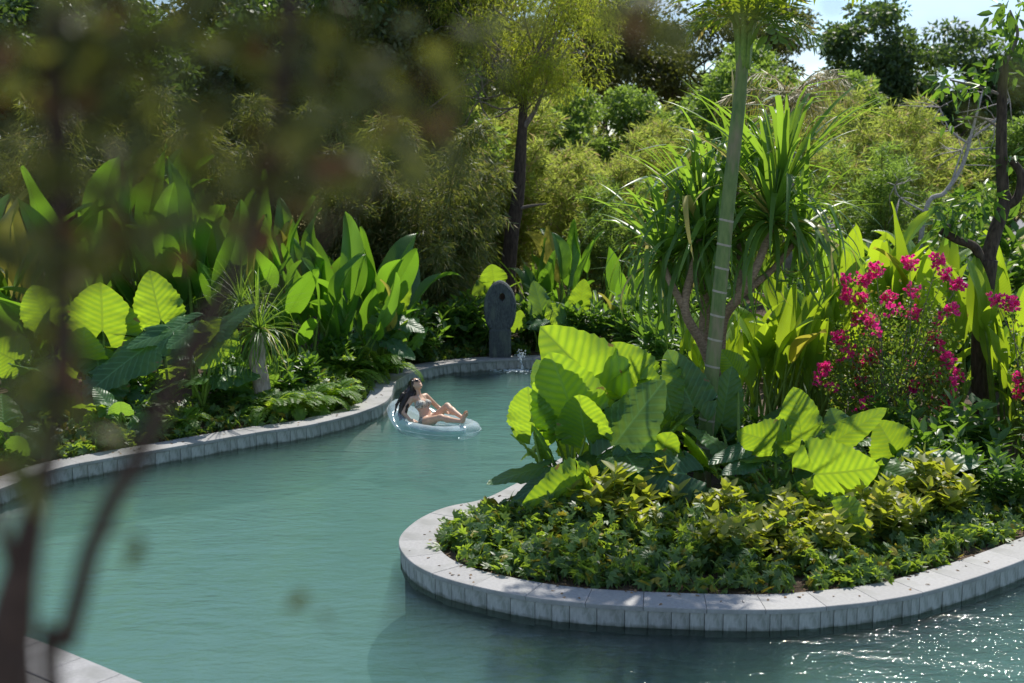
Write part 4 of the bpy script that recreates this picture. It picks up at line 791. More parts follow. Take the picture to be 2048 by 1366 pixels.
# ---------------------------------------------------------------- heliconia clumps
gl = 'heliconias on the left bank'
rows = [(-9.6, 23, 4.1, 'heliconia clump at the far left edge mostly hidden by dark blurred foliage'), (-8.7, 23.4, 4.2, 'second tall heliconia clump from the left edge behind the blurred trunk'),
 (-7.7, 23.2, 4.3, 'tall heliconia clump with upright leaf right of the blurred trunk'), (-6.95, 23.6, 4.35, 'tall heliconia clump above the big bright elephant ear leaf'),
 (-6.3, 23.4, 4.15, 'tall heliconia clump with broad glowing leaves above the triangular elephant ear leaf'), (-5.6, 24, 4.0, 'heliconia clump with long leaves left of the grassy tufted plant'),
 (-5.0, 25, 3.6, 'heliconia clump standing behind the grassy tufted plant'), (-4.3, 25.4, 3.5, 'heliconia clump with pale lit leaves right of the grassy tufted plant'),
 (-3.75, 25.6, 3.35, 'bright heliconia clump with leaves fanning to the right over the bank'), (-3.2, 25.8, 2.9, 'heliconia clump with slanting glossy leaves above the fern'), (-2.75, 26.4, 2.8, 'darker heliconia clump at the right end of the left bank'),
 (-7.3, 25.6, 4.4, 'heliconia clump in the back row on the left bank'), (-5.2, 26.8, 3.9, 'shaded heliconia clump in the back row before the bamboo')]
for i, (x, y, h, lb) in enumerate(rows): heliconia(lb, x * (1.05 if x < -5.5 else 1), y + (1.2 if x < -5.5 else 0), h * 1.09, 17, HEL, gl, 40 + i, .48, .30)
gr_ = 'golden heliconias behind the island'
rows = [(3.35, 21.2, 2.2, 'short golden heliconia clump just right of the palm trunk'), (3.95, 20.6, 2.5, 'golden heliconia clump under the right pandanus head'), (4.45, 20.4, 2.7, 'golden heliconia clump left of the bougainvillea'),
 (4.95, 20.6, 3.0, 'bright golden heliconia clump touching the left side of the bougainvillea'), (5.55, 21.4, 3.5, 'tall golden heliconia clump behind the left bougainvillea flowers'), (6.2, 21.8, 3.5, 'tall golden heliconia clump behind the middle of the bougainvillea'),
 (6.85, 22, 3.7, 'golden heliconia clump with a tall strap leaf behind the bougainvillea'), (7.5, 21.6, 3.4, 'golden heliconia clump just left of the pruned tree'), (8.35, 20.2, 3.3, 'golden heliconia clump right of the pruned tree'), (8.2, 18.9, 2.6, 'golden heliconia clump at the right edge behind the pink flowers'), (8.0, 17.4, 1.9, 'low golden heliconia clump at the right edge by the shade')]
for i, (x, y, h, lb) in enumerate(rows): heliconia(lb, x, y, h, 23, HELY, gr_, 70 + i, .40, .17)
for i, (x, y, h, lb) in enumerate([(.9, 30.5, 2.9, 'green heliconia clump behind and right of the fountain stone'), (2.6, 29.8, 2.6, 'green heliconia clump between the fountain stone and the pandanus'), (1.7, 32.5, 3.2, 'green heliconia clump under the feathery tree')]):
    heliconia(lb, x, y, h, 15, HEL, 'heliconias behind the fountain', 90 + i, .4, .2)

# ---------------------------------------------------------------- palm with ringed trunk
def ringed_palm():
    b = np.array([PALM[0][0], PALM[0][1], .2]); t = thing('palm_tree', 'slender palm with green ringed trunk rising from the island out of the frame', 'palm', b)
    P = catmull(np.array(PALM) - b, 8)[:58]; P[0, 2] = -.1; n = len(P); s = np.linspace(0, 1, n)
    r = np.interp(s, [0, .06, .3, .55, .75, .9, 1], [.15, .122, .104, .097, .092, .083, .10])
    V, F, T = tube_vf(P, r, 18); ob('trunk', mk('trunk', V, [F, T], mats=[M['palmtrunk']]), t)
    z = P[:, 2]
    for q in [.35, .62, 1.0, 1.35, 1.75, 2.12, 2.45, 2.78, 3.1, 3.42, 3.75]:
        c = np.array([np.interp(q, z, P[:, k]) for k in range(3)]); rr = np.interp(q, z, r)
        V, F, T = tube_vf([c - vec(.003, 0, .014), c + vec(.003, 0, .014)], rr + .004, 18, cap=False); ob('trunk_ring', mk('trunk_ring', V, F, mats=[M['ring']]), t)
    top = P[-1]; g = np.random.default_rng(8)
    for k in range(7):      # sheathing leaf bases
        a = k * .9; e_ = top + vec(math.cos(a) * .30, math.sin(a) * .30, .8); tube('leaf_base', [top + vec(math.cos(a) * .05, math.sin(a) * .05, -.35), top + vec(math.cos(a) * .11, math.sin(a) * .11, .2), e_], [.05, .045, .02], M['stem_g'], t, 7)
    for k in range(9):
        a = k * 2.4 + .4; el = g.uniform(.7, 1.45); frond(t, top + vec(math.cos(a) * .07, math.sin(a) * .07, .02 + .02 * k), a, el, g.uniform(1.7, 2.2), g, M['palm'], droop=g.uniform(.7, 1.3), pn=26, pl=.6, pw=.06)
    for a, el, L in ((-.5, .35, 1.1), (2.9, .5, .9), (-1.2, .3, .9)): frond(t, top + vec(.05, 0, .25), a, el, L, g, M['palm'], droop=1.0, pn=12, pl=.6, pw=.07)
def frond(t, c, az, el, L, g, mat, droop=1., pn=24, pl=.5, pw=.04, name='frond', hang=.5):
    s = np.linspace(0, 1, 14); ang = el - droop * s ** 1.5 * 1.5; dx = np.cos(ang); dz = np.sin(ang)
    cx = np.concatenate([[0], np.cumsum(dx[1:])]) * L / 13; cz = np.concatenate([[0], np.cumsum(dz[1:])]) * L / 13; o = vec(math.cos(az), math.sin(az), 0)
    P = np.array(c) + o * cx[:, None] + vec(0, 0, 1) * cz[:, None]; A = Acc(); V, F, T = tube_vf(P, np.linspace(.022, .004, 14), 6); A.add(V, F, T, luv=np.tile([.5, .5, .9], (len(V), 1)))
    ss = np.linspace(.16, .99, pn); C = np.stack([np.interp(ss, s, P[:, q]) for q in range(3)], 1); tg = unit(np.stack([np.interp(ss, s, np.gradient(P[:, q])) for q in range(3)], 1)); lat = np.cross(vec(0, 0, 1), o)
    for sd in (-1, 1):
        D = tg * .55 + sd * lat * .8; D[:, 2] += .1 - g.random(pn) * hang * .8; up = np.cross(tg, lat) * -1
        ln = pl * np.sin(np.pi * (.12 + .82 * ss)) ** .6 * g.uniform(.85, 1.1, pn); D2 = D.copy(); D2[:, 2] -= hang
        half = unit(D) * (ln * .5)[:, None]
        cloud(C, D, up, ln * .62, np.full(pn, pw), g.random(pn) * .4, A, True); cloud(C + half, D2, up, ln * .6, np.full(pn, pw * .8), g.random(pn) * .4, A)
    me = A.mesh(name, [mat]); return ob(name, me, t)
M['palmtrunk'] = rough_mat('palm_trunk', (.075, .13, .035), (.17, .23, .075), 7, .6, .3, .01, c3=(.25, .20, .13), s3=2.6, aniso=(1.5, 1.5, .45)); M['ring'] = rough_mat('trunk_ring', (.28, .26, .20), (.42, .38, .30), 20, .8, .2)
ringed_palm()
def drooping_palm(label, base, h, L, nf, seed):
    g = np.random.default_rng(seed); t = thing('palm_tree', label, 'palm', base, 'palms in the background'); tube('trunk', [(0, 0, -.1), (.1, 0, h * .5), (.05, 0, h)], [.16, .12, .10], M['bark_g'], t, 9)
    for k in range(nf): frond(t, vec(.05, 0, h), k * 2.4, g.uniform(.5, 1.45), L * g.uniform(.8, 1.1), g, M['palm_b'], droop=g.uniform(1.2, 1.8), pn=24, pl=.95, pw=.022, hang=1.7)
drooping_palm('weathered palm with drooping feathery fronds behind the ringed palm trunk', (6.75, 31, .2), 5.7, 2.2, 12, 4)

# ---------------------------------------------------------------- pandanus and grassy tufts
def pandanus():
    b = np.array([PAN_R[0][0], 19.2, .2]); t = thing('pandanus', 'branching pandanus with tufts of long strap leaves behind the palm trunk', 'plant', b); g = random.Random(4)
    tube('trunk', np.array([(b[0], b[1], .1), PAN_R[0]]) - b, [.13, .11], M['bark_p'], t, 9)
    for P in (PAN_L, PAN_R, PAN_M): tube('branch', np.array(P) - b, np.linspace(.085, .055, len(P)), M['bark_p'], t, 9)
    strap_head(t, b, PAN_R[-1], 84, 2.0, g, -.55, 1.5); strap_head(t, b, PAN_L[-1], 96, 1.9, g, -1.0, 1.5); strap_head(t, b, PAN_M[-1], 64, 1.8, g); strap_head(t, b, np.array(PAN_R[-1]) + vec(.15, .2, .35), 34, 2.4, g, .8, 1.5, STR[:2]); strap_head(t, b, np.array(PAN_L[-1]) + vec(0, .1, .2), 26, 2.2, g, .6, 1.5, STR[:3]); strap_head(t, b, np.array(PAN_L[-1]) + vec(-.5, .3, -.3), 22, 2.2, g, .5, 1.3, STR[:3])
    strap_head(t, b, np.array(PAN_L[-1]) + vec(-.55, .3, -.35), 56, 1.5, g); strap_head(t, b, np.array(PAN_R[-1]) + vec(.55, .35, -.15), 60, 1.7, g, -.8, 1.5); strap_head(t, b, np.array(PAN_M[-1]) + vec(.45, .5, .25), 46, 2.1, g, .2, 1.5)
    for q in (np.array(PAN_R[-1]) + vec(.55, .35, -.15), np.array(PAN_M[-1]) + vec(.45, .5, .25)): tube('branch', np.array([PAN_R[2], (np.array(PAN_R[2]) + q) / 2 + vec(.05, .1, -.1), q]) - b, [.06, .05, .05], M['bark_p'], t, 8)
    tube('branch', np.array([PAN_L[2], np.array(PAN_L[2]) + vec(-.25, .2, .5), np.array(PAN_L[-1]) + vec(-.55, .3, -.35)]) - b, [.06, .05, .05], M['bark_p'], t, 8)
pandanus()
STRG = [strap(50 + i, M['strap'], d, .02) for i, d in enumerate((.15, .35, .55, .75, .95, 1.15))]
M['bark_pale'] = rough_mat('pale_bark', (.24, .19, .16), (.48, .41, .36), 14, .9, .6, aniso=(1, 1, .4))
def tufted():
    b = np.array([-4.5, 22.0, .2]); t = thing('tufted_plant', 'grassy tufted plant with pale stubby trunk on the left bank', 'plant', b); g = random.Random(9)
    tube('trunk', [(0, 0, -.1), (.02, 0, .5), (-.05, 0, 1.0), (0, 0, 1.5)], [.17, .16, .15, .14], M['bark_pale'], t, 10)
    strap_head(t, b, b + vec(0, 0, 1.55), 150, 1.25, g, -.9, 1.45, STRG); strap_head(t, b, b + vec(-.35, .2, 2.0), 60, 1.1, g, -.3, 1.5, STRG)
tufted()
def grass_tuft(label, loc, n, L, group, seed):
    g = random.Random(seed); t = thing('grass_tuft', label, 'plant', loc, group); strap_head(t, loc, loc, n, L, g, .1, 1.45, STR)
for i, (x, y, z, L, lb) in enumerate([(2.2, 31, .3, 2.2, 'arching strap-leaved tuft right of the fountain stone'), (3.4, 33, .3, 2.8, 'tall strap-leaved tuft left of the pandanus'), (.6, 33, .3, 2.4, 'strap-leaved tuft at the foot of the feathery tree'), (5.6, 25, .3, 3.0, 'upright strap-leaved tuft right of the pandanus head')]):
    grass_tuft(lb, (x, y, z), 46, L, 'strap-leaved tufts in the middle distance', 20 + i)

# ---------------------------------------------------------------- ferns
def fern(label, loc, n, L, seed):
    g = np.random.default_rng(seed); t = thing('fern', label, 'fern', loc, 'ferns on the left bank')
    for k in range(n): frond(t, vec(0, 0, .08), k * 2.4 + g.uniform(-.3, .3), g.uniform(.55, 1.3), L * g.uniform(.75, 1.1), g, M['fern'], droop=g.uniform(.9, 1.5), pn=30, pl=.20, pw=.036, hang=.25)
fern('bright fern arching over the bend of the left coping', (-3.4, 24.9, .22), 22, 1.15, 1); fern('smaller bright fern left of the arching fern', (-3.95, 24.2, .22), 15, .85, 2)
for k, d, n, L, lb in ((9, .95, 15, .85, 'fern hanging over the left coping right of the pale stubby trunk'), (10, .85, 16, .8, 'fern close to the left coping before the bend'), (11, .9, 15, .85, 'fern at the start of the coping bend'), (7, 1.0, 13, .7, 'dark fern by the left coping below the tufted plant'), (12, .75, 12, .7, 'little fern tucked into the coping bend')):
    x, y = along(k, d); fern(lb, (x, y, .22), n, L, 70 + k)
fern('upright fern behind the arching fern on the left bank', (-2.75, 25.5, .22), 14, 1.1, 3)

# ---------------------------------------------------------------- ground cover and low shrubs
def inside_strip(g, n, i0, i1, d0, d1):
    i = g.uniform(i0, i1, n); k = i.astype(int); d = d0 + (d1 - d0) * g.random(n); P = path[k] + nrm[k] * d[:, None]
    sub = path[::4]; md = np.array([np.min(np.hypot(sub[:, 0] - q[0], sub[:, 1] - q[1])) for q in P]); ok = (md > .47) & (md > d - .25); return P[ok], md[ok]
def idx(p): return int(np.argmin(np.linalg.norm(path - np.array(p), axis=1)))
def cover(name, label, pts, hts, size, mat, seed, lobes=5):
    g = np.random.default_rng(seed); n = len(pts); A = Acc()
    P = np.c_[pts, .2 + hts]; up = unit(g.normal(size=(n, 3)) * np.array([.75, .75, .3]) + vec(0, -.15, .8)); ref = unit(np.cross(up, g.normal(size=(n, 3)))); r2 = np.cross(up, ref); rnd = g.random(n)
    for k in range(lobes):
        a = (k - (lobes - 1) / 2) * .62 + g.normal(size=n) * .1; D = ref * np.cos(a)[:, None] + r2 * np.sin(a)[:, None] - up * .18
        cloud(P, D, up, size * g.uniform(.6, 1.2, n) * (1 - .10 * abs(k - (lobes - 1) / 2)), size * .34 * np.ones(n), rnd, A)
    keep = g.random(n) < .35; S = P[keep]
    B = S.copy(); B[:, 2] = .19; B[:, :2] += g.normal(size=(len(S), 2)) * .05; X = np.zeros_like(S); X[:, 0] = .004
    i = np.arange(len(S))[:, None] * 4; A.add(np.stack([B - X, B + X, S + X, S - X], 1).reshape(-1, 3), i + [0, 1, 2, 3], luv=np.full((len(S) * 4, 3), .2))
    return tag(ob(name, A.mesh(name, [mat])), label, 'ground cover', kind='stuff')
def plantlets(g, base, d, per, hmin, hmax, r):
    n = len(base); hs = hmin + (hmax - hmin) * np.clip((d - .4) / 1.3, 0, 1) ** .8 * g.uniform(.35, 1.25, n); k = np.repeat(np.arange(n), per); f = g.random(len(k)) ** .75
    a = g.uniform(0, 6.28, len(k)); rr = r * (.25 + .75 * g.random(len(k))) * (1.1 - .5 * f); P = base[k] + np.stack([np.cos(a), np.sin(a)], 1) * rr[:, None]
    md = np.array([np.min(np.hypot(path[::4, 0] - q[0], path[::4, 1] - q[1])) for q in P]); ok = md > np.where(g.random(len(P)) < .3, .36, .45); return P[ok], (hs[k] * (.15 + .9 * f))[ok]
g = np.random.default_rng(77); ia = idx(SHORE[29]); ib = idx(SHORE[-4])
p, d = inside_strip(g, 760, ia, ib, .48, 2.2); p2, d2 = inside_strip(g, 420, ia, ib, 2.0, 5.5); p3, h3 = plantlets(g, np.concatenate([p, p2]), np.concatenate([d, d2]), 13, .10, .46, .17)
cover('ground_cover', 'leafy green ground cover filling the bed along the island coping', p3, h3, .125, M['cover'], 5)
ia2 = idx(SHORE[2]); ib2 = idx(SHORE[21]); p, d = inside_strip(g, 560, ia2, ib2, .48, 1.7); p3, h3 = plantlets(g, p, d, 13, .10, .5, .18)
cover('ground_cover', 'leafy green ground cover along the left bank coping', p3, h3, .13, M['cover'], 6)
# leaf litter on the bare soil
p, d = inside_strip(g, 1500, ia, ib, .45, 1.0); p2, d2 = inside_strip(g, 1500, ia2, ib2, .45, 1.1); P = np.concatenate([p, p2]); n = len(P)
A = cloud(np.c_[P, np.full(n, .212)], np.c_[g.normal(size=(n, 2)), g.normal(size=n) * .12], np.c_[g.normal(size=(n, 2)) * .25, np.ones(n)], .05 * g.uniform(.5, 1.4, n), .022 * g.uniform(.6, 1.4, n), g.random(n))
M['litter'] = leaf_mat('dry_leaf', (.12, .07, .035), (.32, .21, .11), (.2, .12, .05), .1, .8); tag(ob('leaf_litter', A.mesh('leaf_litter', [M['litter']])), 'dry brown leaf litter on the soil beside the copings', 'leaf litter', kind='stuff')

k = np.concatenate([g.integers(ia, ib, 70), g.integers(ia2, ib2, 60)]); P = path[k] + nrm[k] * (.41 - .36 * g.random(len(k)) ** 1.6)[:, None]; n = len(P)
A = cloud(np.c_[P, np.full(n, .246)], np.c_[g.normal(size=(n, 2)), g.normal(size=n) * .1], np.c_[g.normal(size=(n, 2)) * .3, np.ones(n)], .06 * g.uniform(.5, 1.5, n), .028 * g.uniform(.6, 1.4, n), g.random(n), None, True)
tag(ob('fallen_leaves', A.mesh('fallen_leaves', [M['litter']])), 'scattered dry leaves fallen on the stone copings', 'leaf litter', kind='stuff')
def shrub_parts(seed, mat, h, r, nst, nleaf, ln, wd, flat_=.75):
    g = np.random.default_rng(seed); A = Acc(); S = Acc()
    for k in range(nst):
        a = g.uniform(0, 6.28); rr = r * math.sqrt(g.random()); top = vec(rr * math.cos(a), rr * math.sin(a), h * g.uniform(.55, 1.0) * (1 - .35 * (rr / r) ** 2)); b = top * vec(.3, .3, 0)
        P = np.linspace(b, top, 5); P[1:4] += g.normal(size=(3, 3)) * .02; V, F, T = tube_vf(P, np.linspace(.009, .004, 5), 5); S.add(V, F, T)
        s = .35 + .65 * np.linspace(0, 1, nleaf) ** .8; C = np.stack([np.interp(s, np.linspace(0, 1, 5), P[:, q]) for q in range(3)], 1); an = np.arange(nleaf) * 2.4 + g.uniform(0, 6)
        el = np.linspace(-.15, .9, nleaf) + g.normal(size=nleaf) * .25; D = np.stack([np.cos(an) * np.cos(el), np.sin(an) * np.cos(el), np.sin(el)], 1); Nn = np.tile(vec(0, 0, 1), (nleaf, 1)) - D * .3 + g.normal(size=(nleaf, 3)) * .25
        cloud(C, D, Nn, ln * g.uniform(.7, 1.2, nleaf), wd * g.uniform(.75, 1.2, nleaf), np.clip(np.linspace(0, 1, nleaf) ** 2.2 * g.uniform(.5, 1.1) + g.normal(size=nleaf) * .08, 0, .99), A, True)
    return A.mesh('foliage', [mat]), S.mesh('stems', [M['stem_g']])
def shrub(name, label, loc, parts, group, rz, s):
    t = thing(name, label, 'shrub', loc, group, rz); t.scale = (s, s, s); ob('foliage', parts[0], t); ob('stems', parts[1], t); return t
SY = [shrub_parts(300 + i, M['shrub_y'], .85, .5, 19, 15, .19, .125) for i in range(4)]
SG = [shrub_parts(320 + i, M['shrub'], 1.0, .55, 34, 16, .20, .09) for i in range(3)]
ys = [(1.15, 14.75, .95, 'yellow-tipped shrub below the left elephant ears'), (1.55, 14.3, .85, 'yellow-green shrub right of the drooping olive leaf'), (1.75, 15.1, 1.05, 'bright yellow shrub left of the palm foot'), (2.05, 14.2, .8, 'pale yellow-green shrub in front of the palm foot'),
 (2.55, 14.5, .95, 'yellow-leaved shrub just right of the palm foot'), (2.5, 13.75, .72, 'low yellow-green shrub near the front coping below the palm'), (3.0, 14.1, .9, 'yellow-green shrub below the broad half-shaded leaf'), (3.45, 14.5, .9, 'yellow shrub behind the low bright elephant ear leaf'),
 (3.2, 13.6, .7, 'small green-yellow shrub by the middle of the front coping'), (3.75, 13.9, .8, 'leafy shrub left of the low bright elephant ear leaf'), (4.35, 14.4, .9, 'shrub right of the low bright elephant ear leaf'), (4.85, 14.9, 1.1, 'yellow-topped shrub under the grey elephant ear leaf'), (5.3, 15.3, 1.1, 'yellow-green shrub at the right end of the island bed'), (4.6, 15.6, 1.1, 'green-gold shrub in the second row right of the elephant ears'), (1.35, 15.4, .9, 'golden shrub at the foot of the left elephant ear stalks')]
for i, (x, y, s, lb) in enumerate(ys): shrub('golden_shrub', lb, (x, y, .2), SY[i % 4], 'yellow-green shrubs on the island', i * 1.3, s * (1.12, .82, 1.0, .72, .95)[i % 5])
gs = [(5.7, 16.3, 1.1, 'dark green shrub behind the right end of the island bed'), (6.3, 16.0, 1.0, 'green shrub in the shade near the right frame edge'), (6.4, 17.2, 1.3, 'green shrub below the bougainvillea'), (5.5, 17.6, 1.2, 'green shrub left below the bougainvillea'), (3.2, 18.3, 1.3, 'green shrub behind the palm foot'), (2.0, 17.8, 1.2, 'green shrub behind the left elephant ears'),
 (-5.2, 22.2, 1.1, 'dark shrub at the left foot of the tufted plant'), (-4.1, 22.9, 1.1, 'green shrub right of the pale stubby trunk'), (-6.4, 21.3, 1.0, 'dark shrub beneath the large drooping elephant ear leaf'), (-3.6, 25.0, 1.0, 'green shrub behind the ferns'), (-1.6, 28.9, 1.4, 'shaded shrub left of the fountain stone'), (-.9, 29.1, 1.5, 'shaded shrub close behind the fountain stone'),
 (.6, 29.6, 1.5, 'green shrub right behind the fountain stone'), (1.6, 29.0, 1.4, 'green shrub on the far bank behind the water jet'), (2.9, 28.4, 1.6, 'green shrub at the far end of the pool'), (3.5, 26.6, 1.7, 'green shrub behind the pandanus foot'), (3.3, 24.4, 1.6, 'green shrub left behind the golden heliconias'), (4.4, 27.5, 1.9, 'tall green shrub behind the pandanus'), (-2.2, 27.6, 1.4, 'dark shrub under the bamboo beside the far coping'), (6.6, 25.5, 2.2, 'large green shrub behind the golden heliconias'), (8.0, 26.5, 2.2, 'large green shrub behind the pruned tree'), (9.6, 25.0, 2.2, 'large green shrub at the right edge behind the pruned tree'), (10.3, 28, 2.6, 'tall green shrub at the right edge beyond the pruned tree'), (9.0, 29.5, 2.6, 'tall green shrub between the dead limbs and the pruned tree'), (11.8, 32, 3.2, 'big green shrub at the far right edge'), (9.6, 22.5, 1.8, 'green shrub right of the pruned tree trunk'), (7.6, 30, 2.4, 'green shrub under the dead limbs'), (8.6, 18.2, 1.4, 'green shrub past the right edge beside the coping'), (9.6, 19.6, 1.9, 'tall green shrub past the right edge behind the golden heliconias'), (10.8, 20.4, 1.7, 'green shrub further right past the frame'), (11.5, 23.5, 2.6, 'big green shrub right past the frame'), (7.6, 17.0, 1.2, 'low green shrub at the right edge near the coping'), (13.4, 27, 3.0, 'big green shrub far right past the frame'), (-8.4, 21.9, 1.2, 'dark shrub at the left frame edge on the bank')]
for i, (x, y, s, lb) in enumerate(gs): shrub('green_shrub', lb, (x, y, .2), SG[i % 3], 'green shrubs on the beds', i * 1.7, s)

# ---------------------------------------------------------------- bougainvillea
def bougainvillea(label, base, centers, crown_c, crown_r, nst, seed, nfill):
    g = np.random.default_rng(seed); b = np.array(base, float); t = thing('bougainvillea', label, 'shrub', b, 'bougainvilleas'); A = Acc(); S = Acc()
    tops = [np.array(c) - b for c in centers] + list(ellipsoid(g, nst, crown_c, crown_r, .6))
    for k, tp in enumerate(tops):
        st = vec(g.normal() * .08, g.normal() * .08, 0); mid = tp * vec(.45, .45, .62) + g.normal(size=3) * .08; P = catmull([st, mid, tp], 8); V, F, T = tube_vf(P, np.linspace(.013, .004, len(P)), 5); S.add(V, F, T)
        m = 62; s = .3 + .7 * g.random(m) ** .7; C = np.stack([np.interp(s, np.linspace(0, 1, len(P)), P[:, q]) for q in range(3)], 1) + g.normal(size=(m, 3)) * .08
        D = g.normal(size=(m, 3)); Nn = g.normal(size=(m, 3)) * .6 + vec(0, 0, .7); cloud(C, D, Nn, .075 * g.uniform(.6, 1.2, m), .045 * g.uniform(.7, 1.2, m), g.random(m), A, True)
    C = ellipsoid(g, nfill, crown_c, crown_r, .2); clumps(g, C, 16, .16, .9, .075, .045, .1, True, A)
    ob('branches', S.mesh('branches', [M['bark_g']]), t); ob('foliage', A.mesh('foliage', [M['boug']]), t)
    extra = [tuple(q + b) for q in ellipsoid(g, int(nst * .8), crown_c, np.array(crown_r) * 1.02, .9) if q[2] > .7]
    for ci, c in enumerate(list(centers) + extra):
        B = Acc(); m = g.integers(20, 46) if ci < len(centers) else g.integers(6, 14); C = np.array(c) - b + np.clip(g.normal(size=(m, 3)), -1.6, 1.6) * .05; D = C - (np.array(c) - b) + g.normal(size=(m, 3)) * .03
        for k in range(3): cloud(C, D + g.normal(size=(m, 3)) * .06, g.normal(size=(m, 3)), .062 * np.ones(m), .052 * np.ones(m), g.random(m), B, True)
        ob('flower_cluster', B.mesh('flower_cluster', [M['bract']]), t)
bougainvillea('loose bougainvillea bush dotted with bright magenta flower clusters behind the island bed', (5.75, 18.7, .2), BOUG, (.0, 0, 1.45), (1.05, .8, 1.15), 26, 3, 150)
bougainvillea('bougainvillea at the right frame edge with a few magenta clusters', (7.9, 18.0, .2), BOUG2, (0, 0, 1.5), (.6, .5, .9), 10, 5, 40)

# ---------------------------------------------------------------- pruned tree and dead limbs on the right
def pruned():
    b = np.array([PRT[0][0], PRT[0][1], .2]); t = thing('pruned_tree', 'dark pruned tree with cut limbs and sparse leaf tufts at the right edge', 'tree', b); g = np.random.default_rng(6)
    tube('trunk', np.array([(b[0], b[1], .05)] + PRT) - b, [.17, .16, .15, .15, .16, .17], M['bark'], t, 10)
    for P, r0, r1 in ((PRL, .085, .06), (PRL2, .04, .05), (PRR, .13, .075), (PRR2, .08, .06), (PRR3, .03, .012), (PRR4, .04, .015), (PRR5, .022, .01)):
        tube('limb', np.array(P) - b, np.linspace(r0, r1, len(P)), M['bark'] if r0 > .05 else M['bark_g'], t, 8)
    A = Acc()
    for P, n, r, ln in ((PRR3[-1], 30, .35, .26), (PRR4[-1], 34, .4, .28), (PRR4[1], 30, .35, .28), (PRR[-1], 36, .4, .26), (PRR5[-1], 14, .25, .2), (PRR3[1], 26, .3, .25), (PRL2[-1], 40, .38, .24), ((7.2, 20.3, 3.95), 44, .42, .24), ((7.55, 20.3, 4.1), 44, .42, .24), (PRR2[-1], 12, .2, .2)):
        C = np.array([P]) - b; clumps(g, C, n, r, .7, ln, ln * .42, .35, True, A)
    ob('crown', A.mesh('crown', [M['shrub']]), t)
pruned()
def dead():
    b = np.array([DEAD[0][0], 33, .2]); t = thing('dead_tree', 'bleached leafless tree with curving grey limbs behind the pruned tree', 'tree', b); g = np.random.default_rng(12)
    tube('trunk', np.array([(b[0] - .2, 33, 0)] + DEAD) - b, [.075, .065, .06, .055, .04, .02], M['deadwood'], t, 8)
    for P in (DEAD2, DEAD3, DEAD4, DEAD5, DEAD6): tube('limb', np.array(P) - b, np.linspace(.032, .01, len(P)), M['deadwood'], t, 6)
    A = Acc()
    for k in range(60):
        P = [DEAD, DEAD2, DEAD3, DEAD4, DEAD6][k % 5]; c = np.array(P[g.integers(1, len(P))]) - b; e = c + unit(g.normal(size=3)) * vec(1, .6, .8) * g.uniform(.4, 1.4); V, F, T = tube_vf(np.array([c, (c + e) / 2 + g.normal(size=3) * .08, e]), [.014, .01, .004], 4); A.add(V, F, T)
    ob('twigs', A.mesh('twigs', [M['deadwood']]), t)
dead()

# ---------------------------------------------------------------- bamboo, trees and far vegetation
bd = 'dark bamboo behind the left bank'
b1 = bamboo('bamboo_clump', 'dark drooping bamboo clump behind the left end of the far coping', (-2.0, 30.5, .2), 6.3, 1.9, 20, 130, .24, .03, M['bamboo'], bd, 21)
for lb, x, y, rz, s in (('dark bamboo clump between the left bank and the feathery tree trunk', -1.75, 33, 2.1, .85), ('tall dark bamboo clump behind the bright left heliconias', -4.0, 31.5, 4.0, 1.08), ('dark bamboo clump behind the tall left heliconias', -6.8, 31.0, 1.0, 1.1), ('dark bamboo clump in the upper left behind blurred leaves', -9.6, 30.5, 3.0, 1.15), ('dark bamboo clump at the left edge behind the heliconias', -12.4, 30.0, 5.0, 1.1)):
    copy_tree(b1, lb, (x, y, .2), rz, s)
# the feathery yellow-green tree
def feathery():
    b = np.array([YTREE[0][0], 36, .2]); t = thing('feathery_tree', 'yellow-green feathery tree with a slim grey trunk behind the fountain stone', 'tree', b); g = np.random.default_rng(14)
    tube('trunk', np.array([(b[0], 36, .0)] + YTREE) - b, [.24, .23, .21, .19, .16, .13, .06], M['bark'], t, 10)
    for P, r in ((YT2, .09), (YT3, .07), (YT4, .07)): tube('limb', np.array(P) - b, np.linspace(r, .02, len(P)), M['bark_g'], t, 7)
    cr_ = [((-.3, 0, 8.6), (1.6, 1.4, 1.5)), ((1.5, -.3, 7.6), (1.5, 1.3, 1.3)), ((-1.8, .2, 7.4), (1.5, 1.3, 1.3)), ((.6, 0, 10.2), (1.9, 1.4, 1.2)), ((2.6, 0, 9.0), (1.2, 1, 1.2)), ((-2.2, .3, 9.3), (1.5, 1.2, 1.2)), ((.9, -.3, 6.7), (1.1, 1, .7)), ((-2.9, 0, 5.6), (1.1, 1, 1.2))]
    A = Acc()
    for c, r in cr_: clumps(g, ellipsoid(g, 46, c, r, .5), 90, .42, .9, .20, .026, .8, False, A)
    ob('crown', A.mesh('crown', [M['ytree']]), t); B = Acc()
    for c, r in cr_:
        for q in ellipsoid(g, 5, c, r, .4): limb_acc(g, B, np.array(YTREE[4]) - b + vec(0, 0, g.uniform(0, 1)), q, .03, .006, .2, 5)
    ob('branches', B.mesh('branches', [M['bark_g']]), t)
feathery()
by = 'golden bamboo and scrub in the middle distance'
g1 = bamboo('golden_bamboo', 'golden bamboo clump right of the slim grey trunk', (3.4, 44, .2), 6.0, 2.1, 22, 85, .23, .034, M['bamboo_y'], by, 31, low=.06, droop=.35)
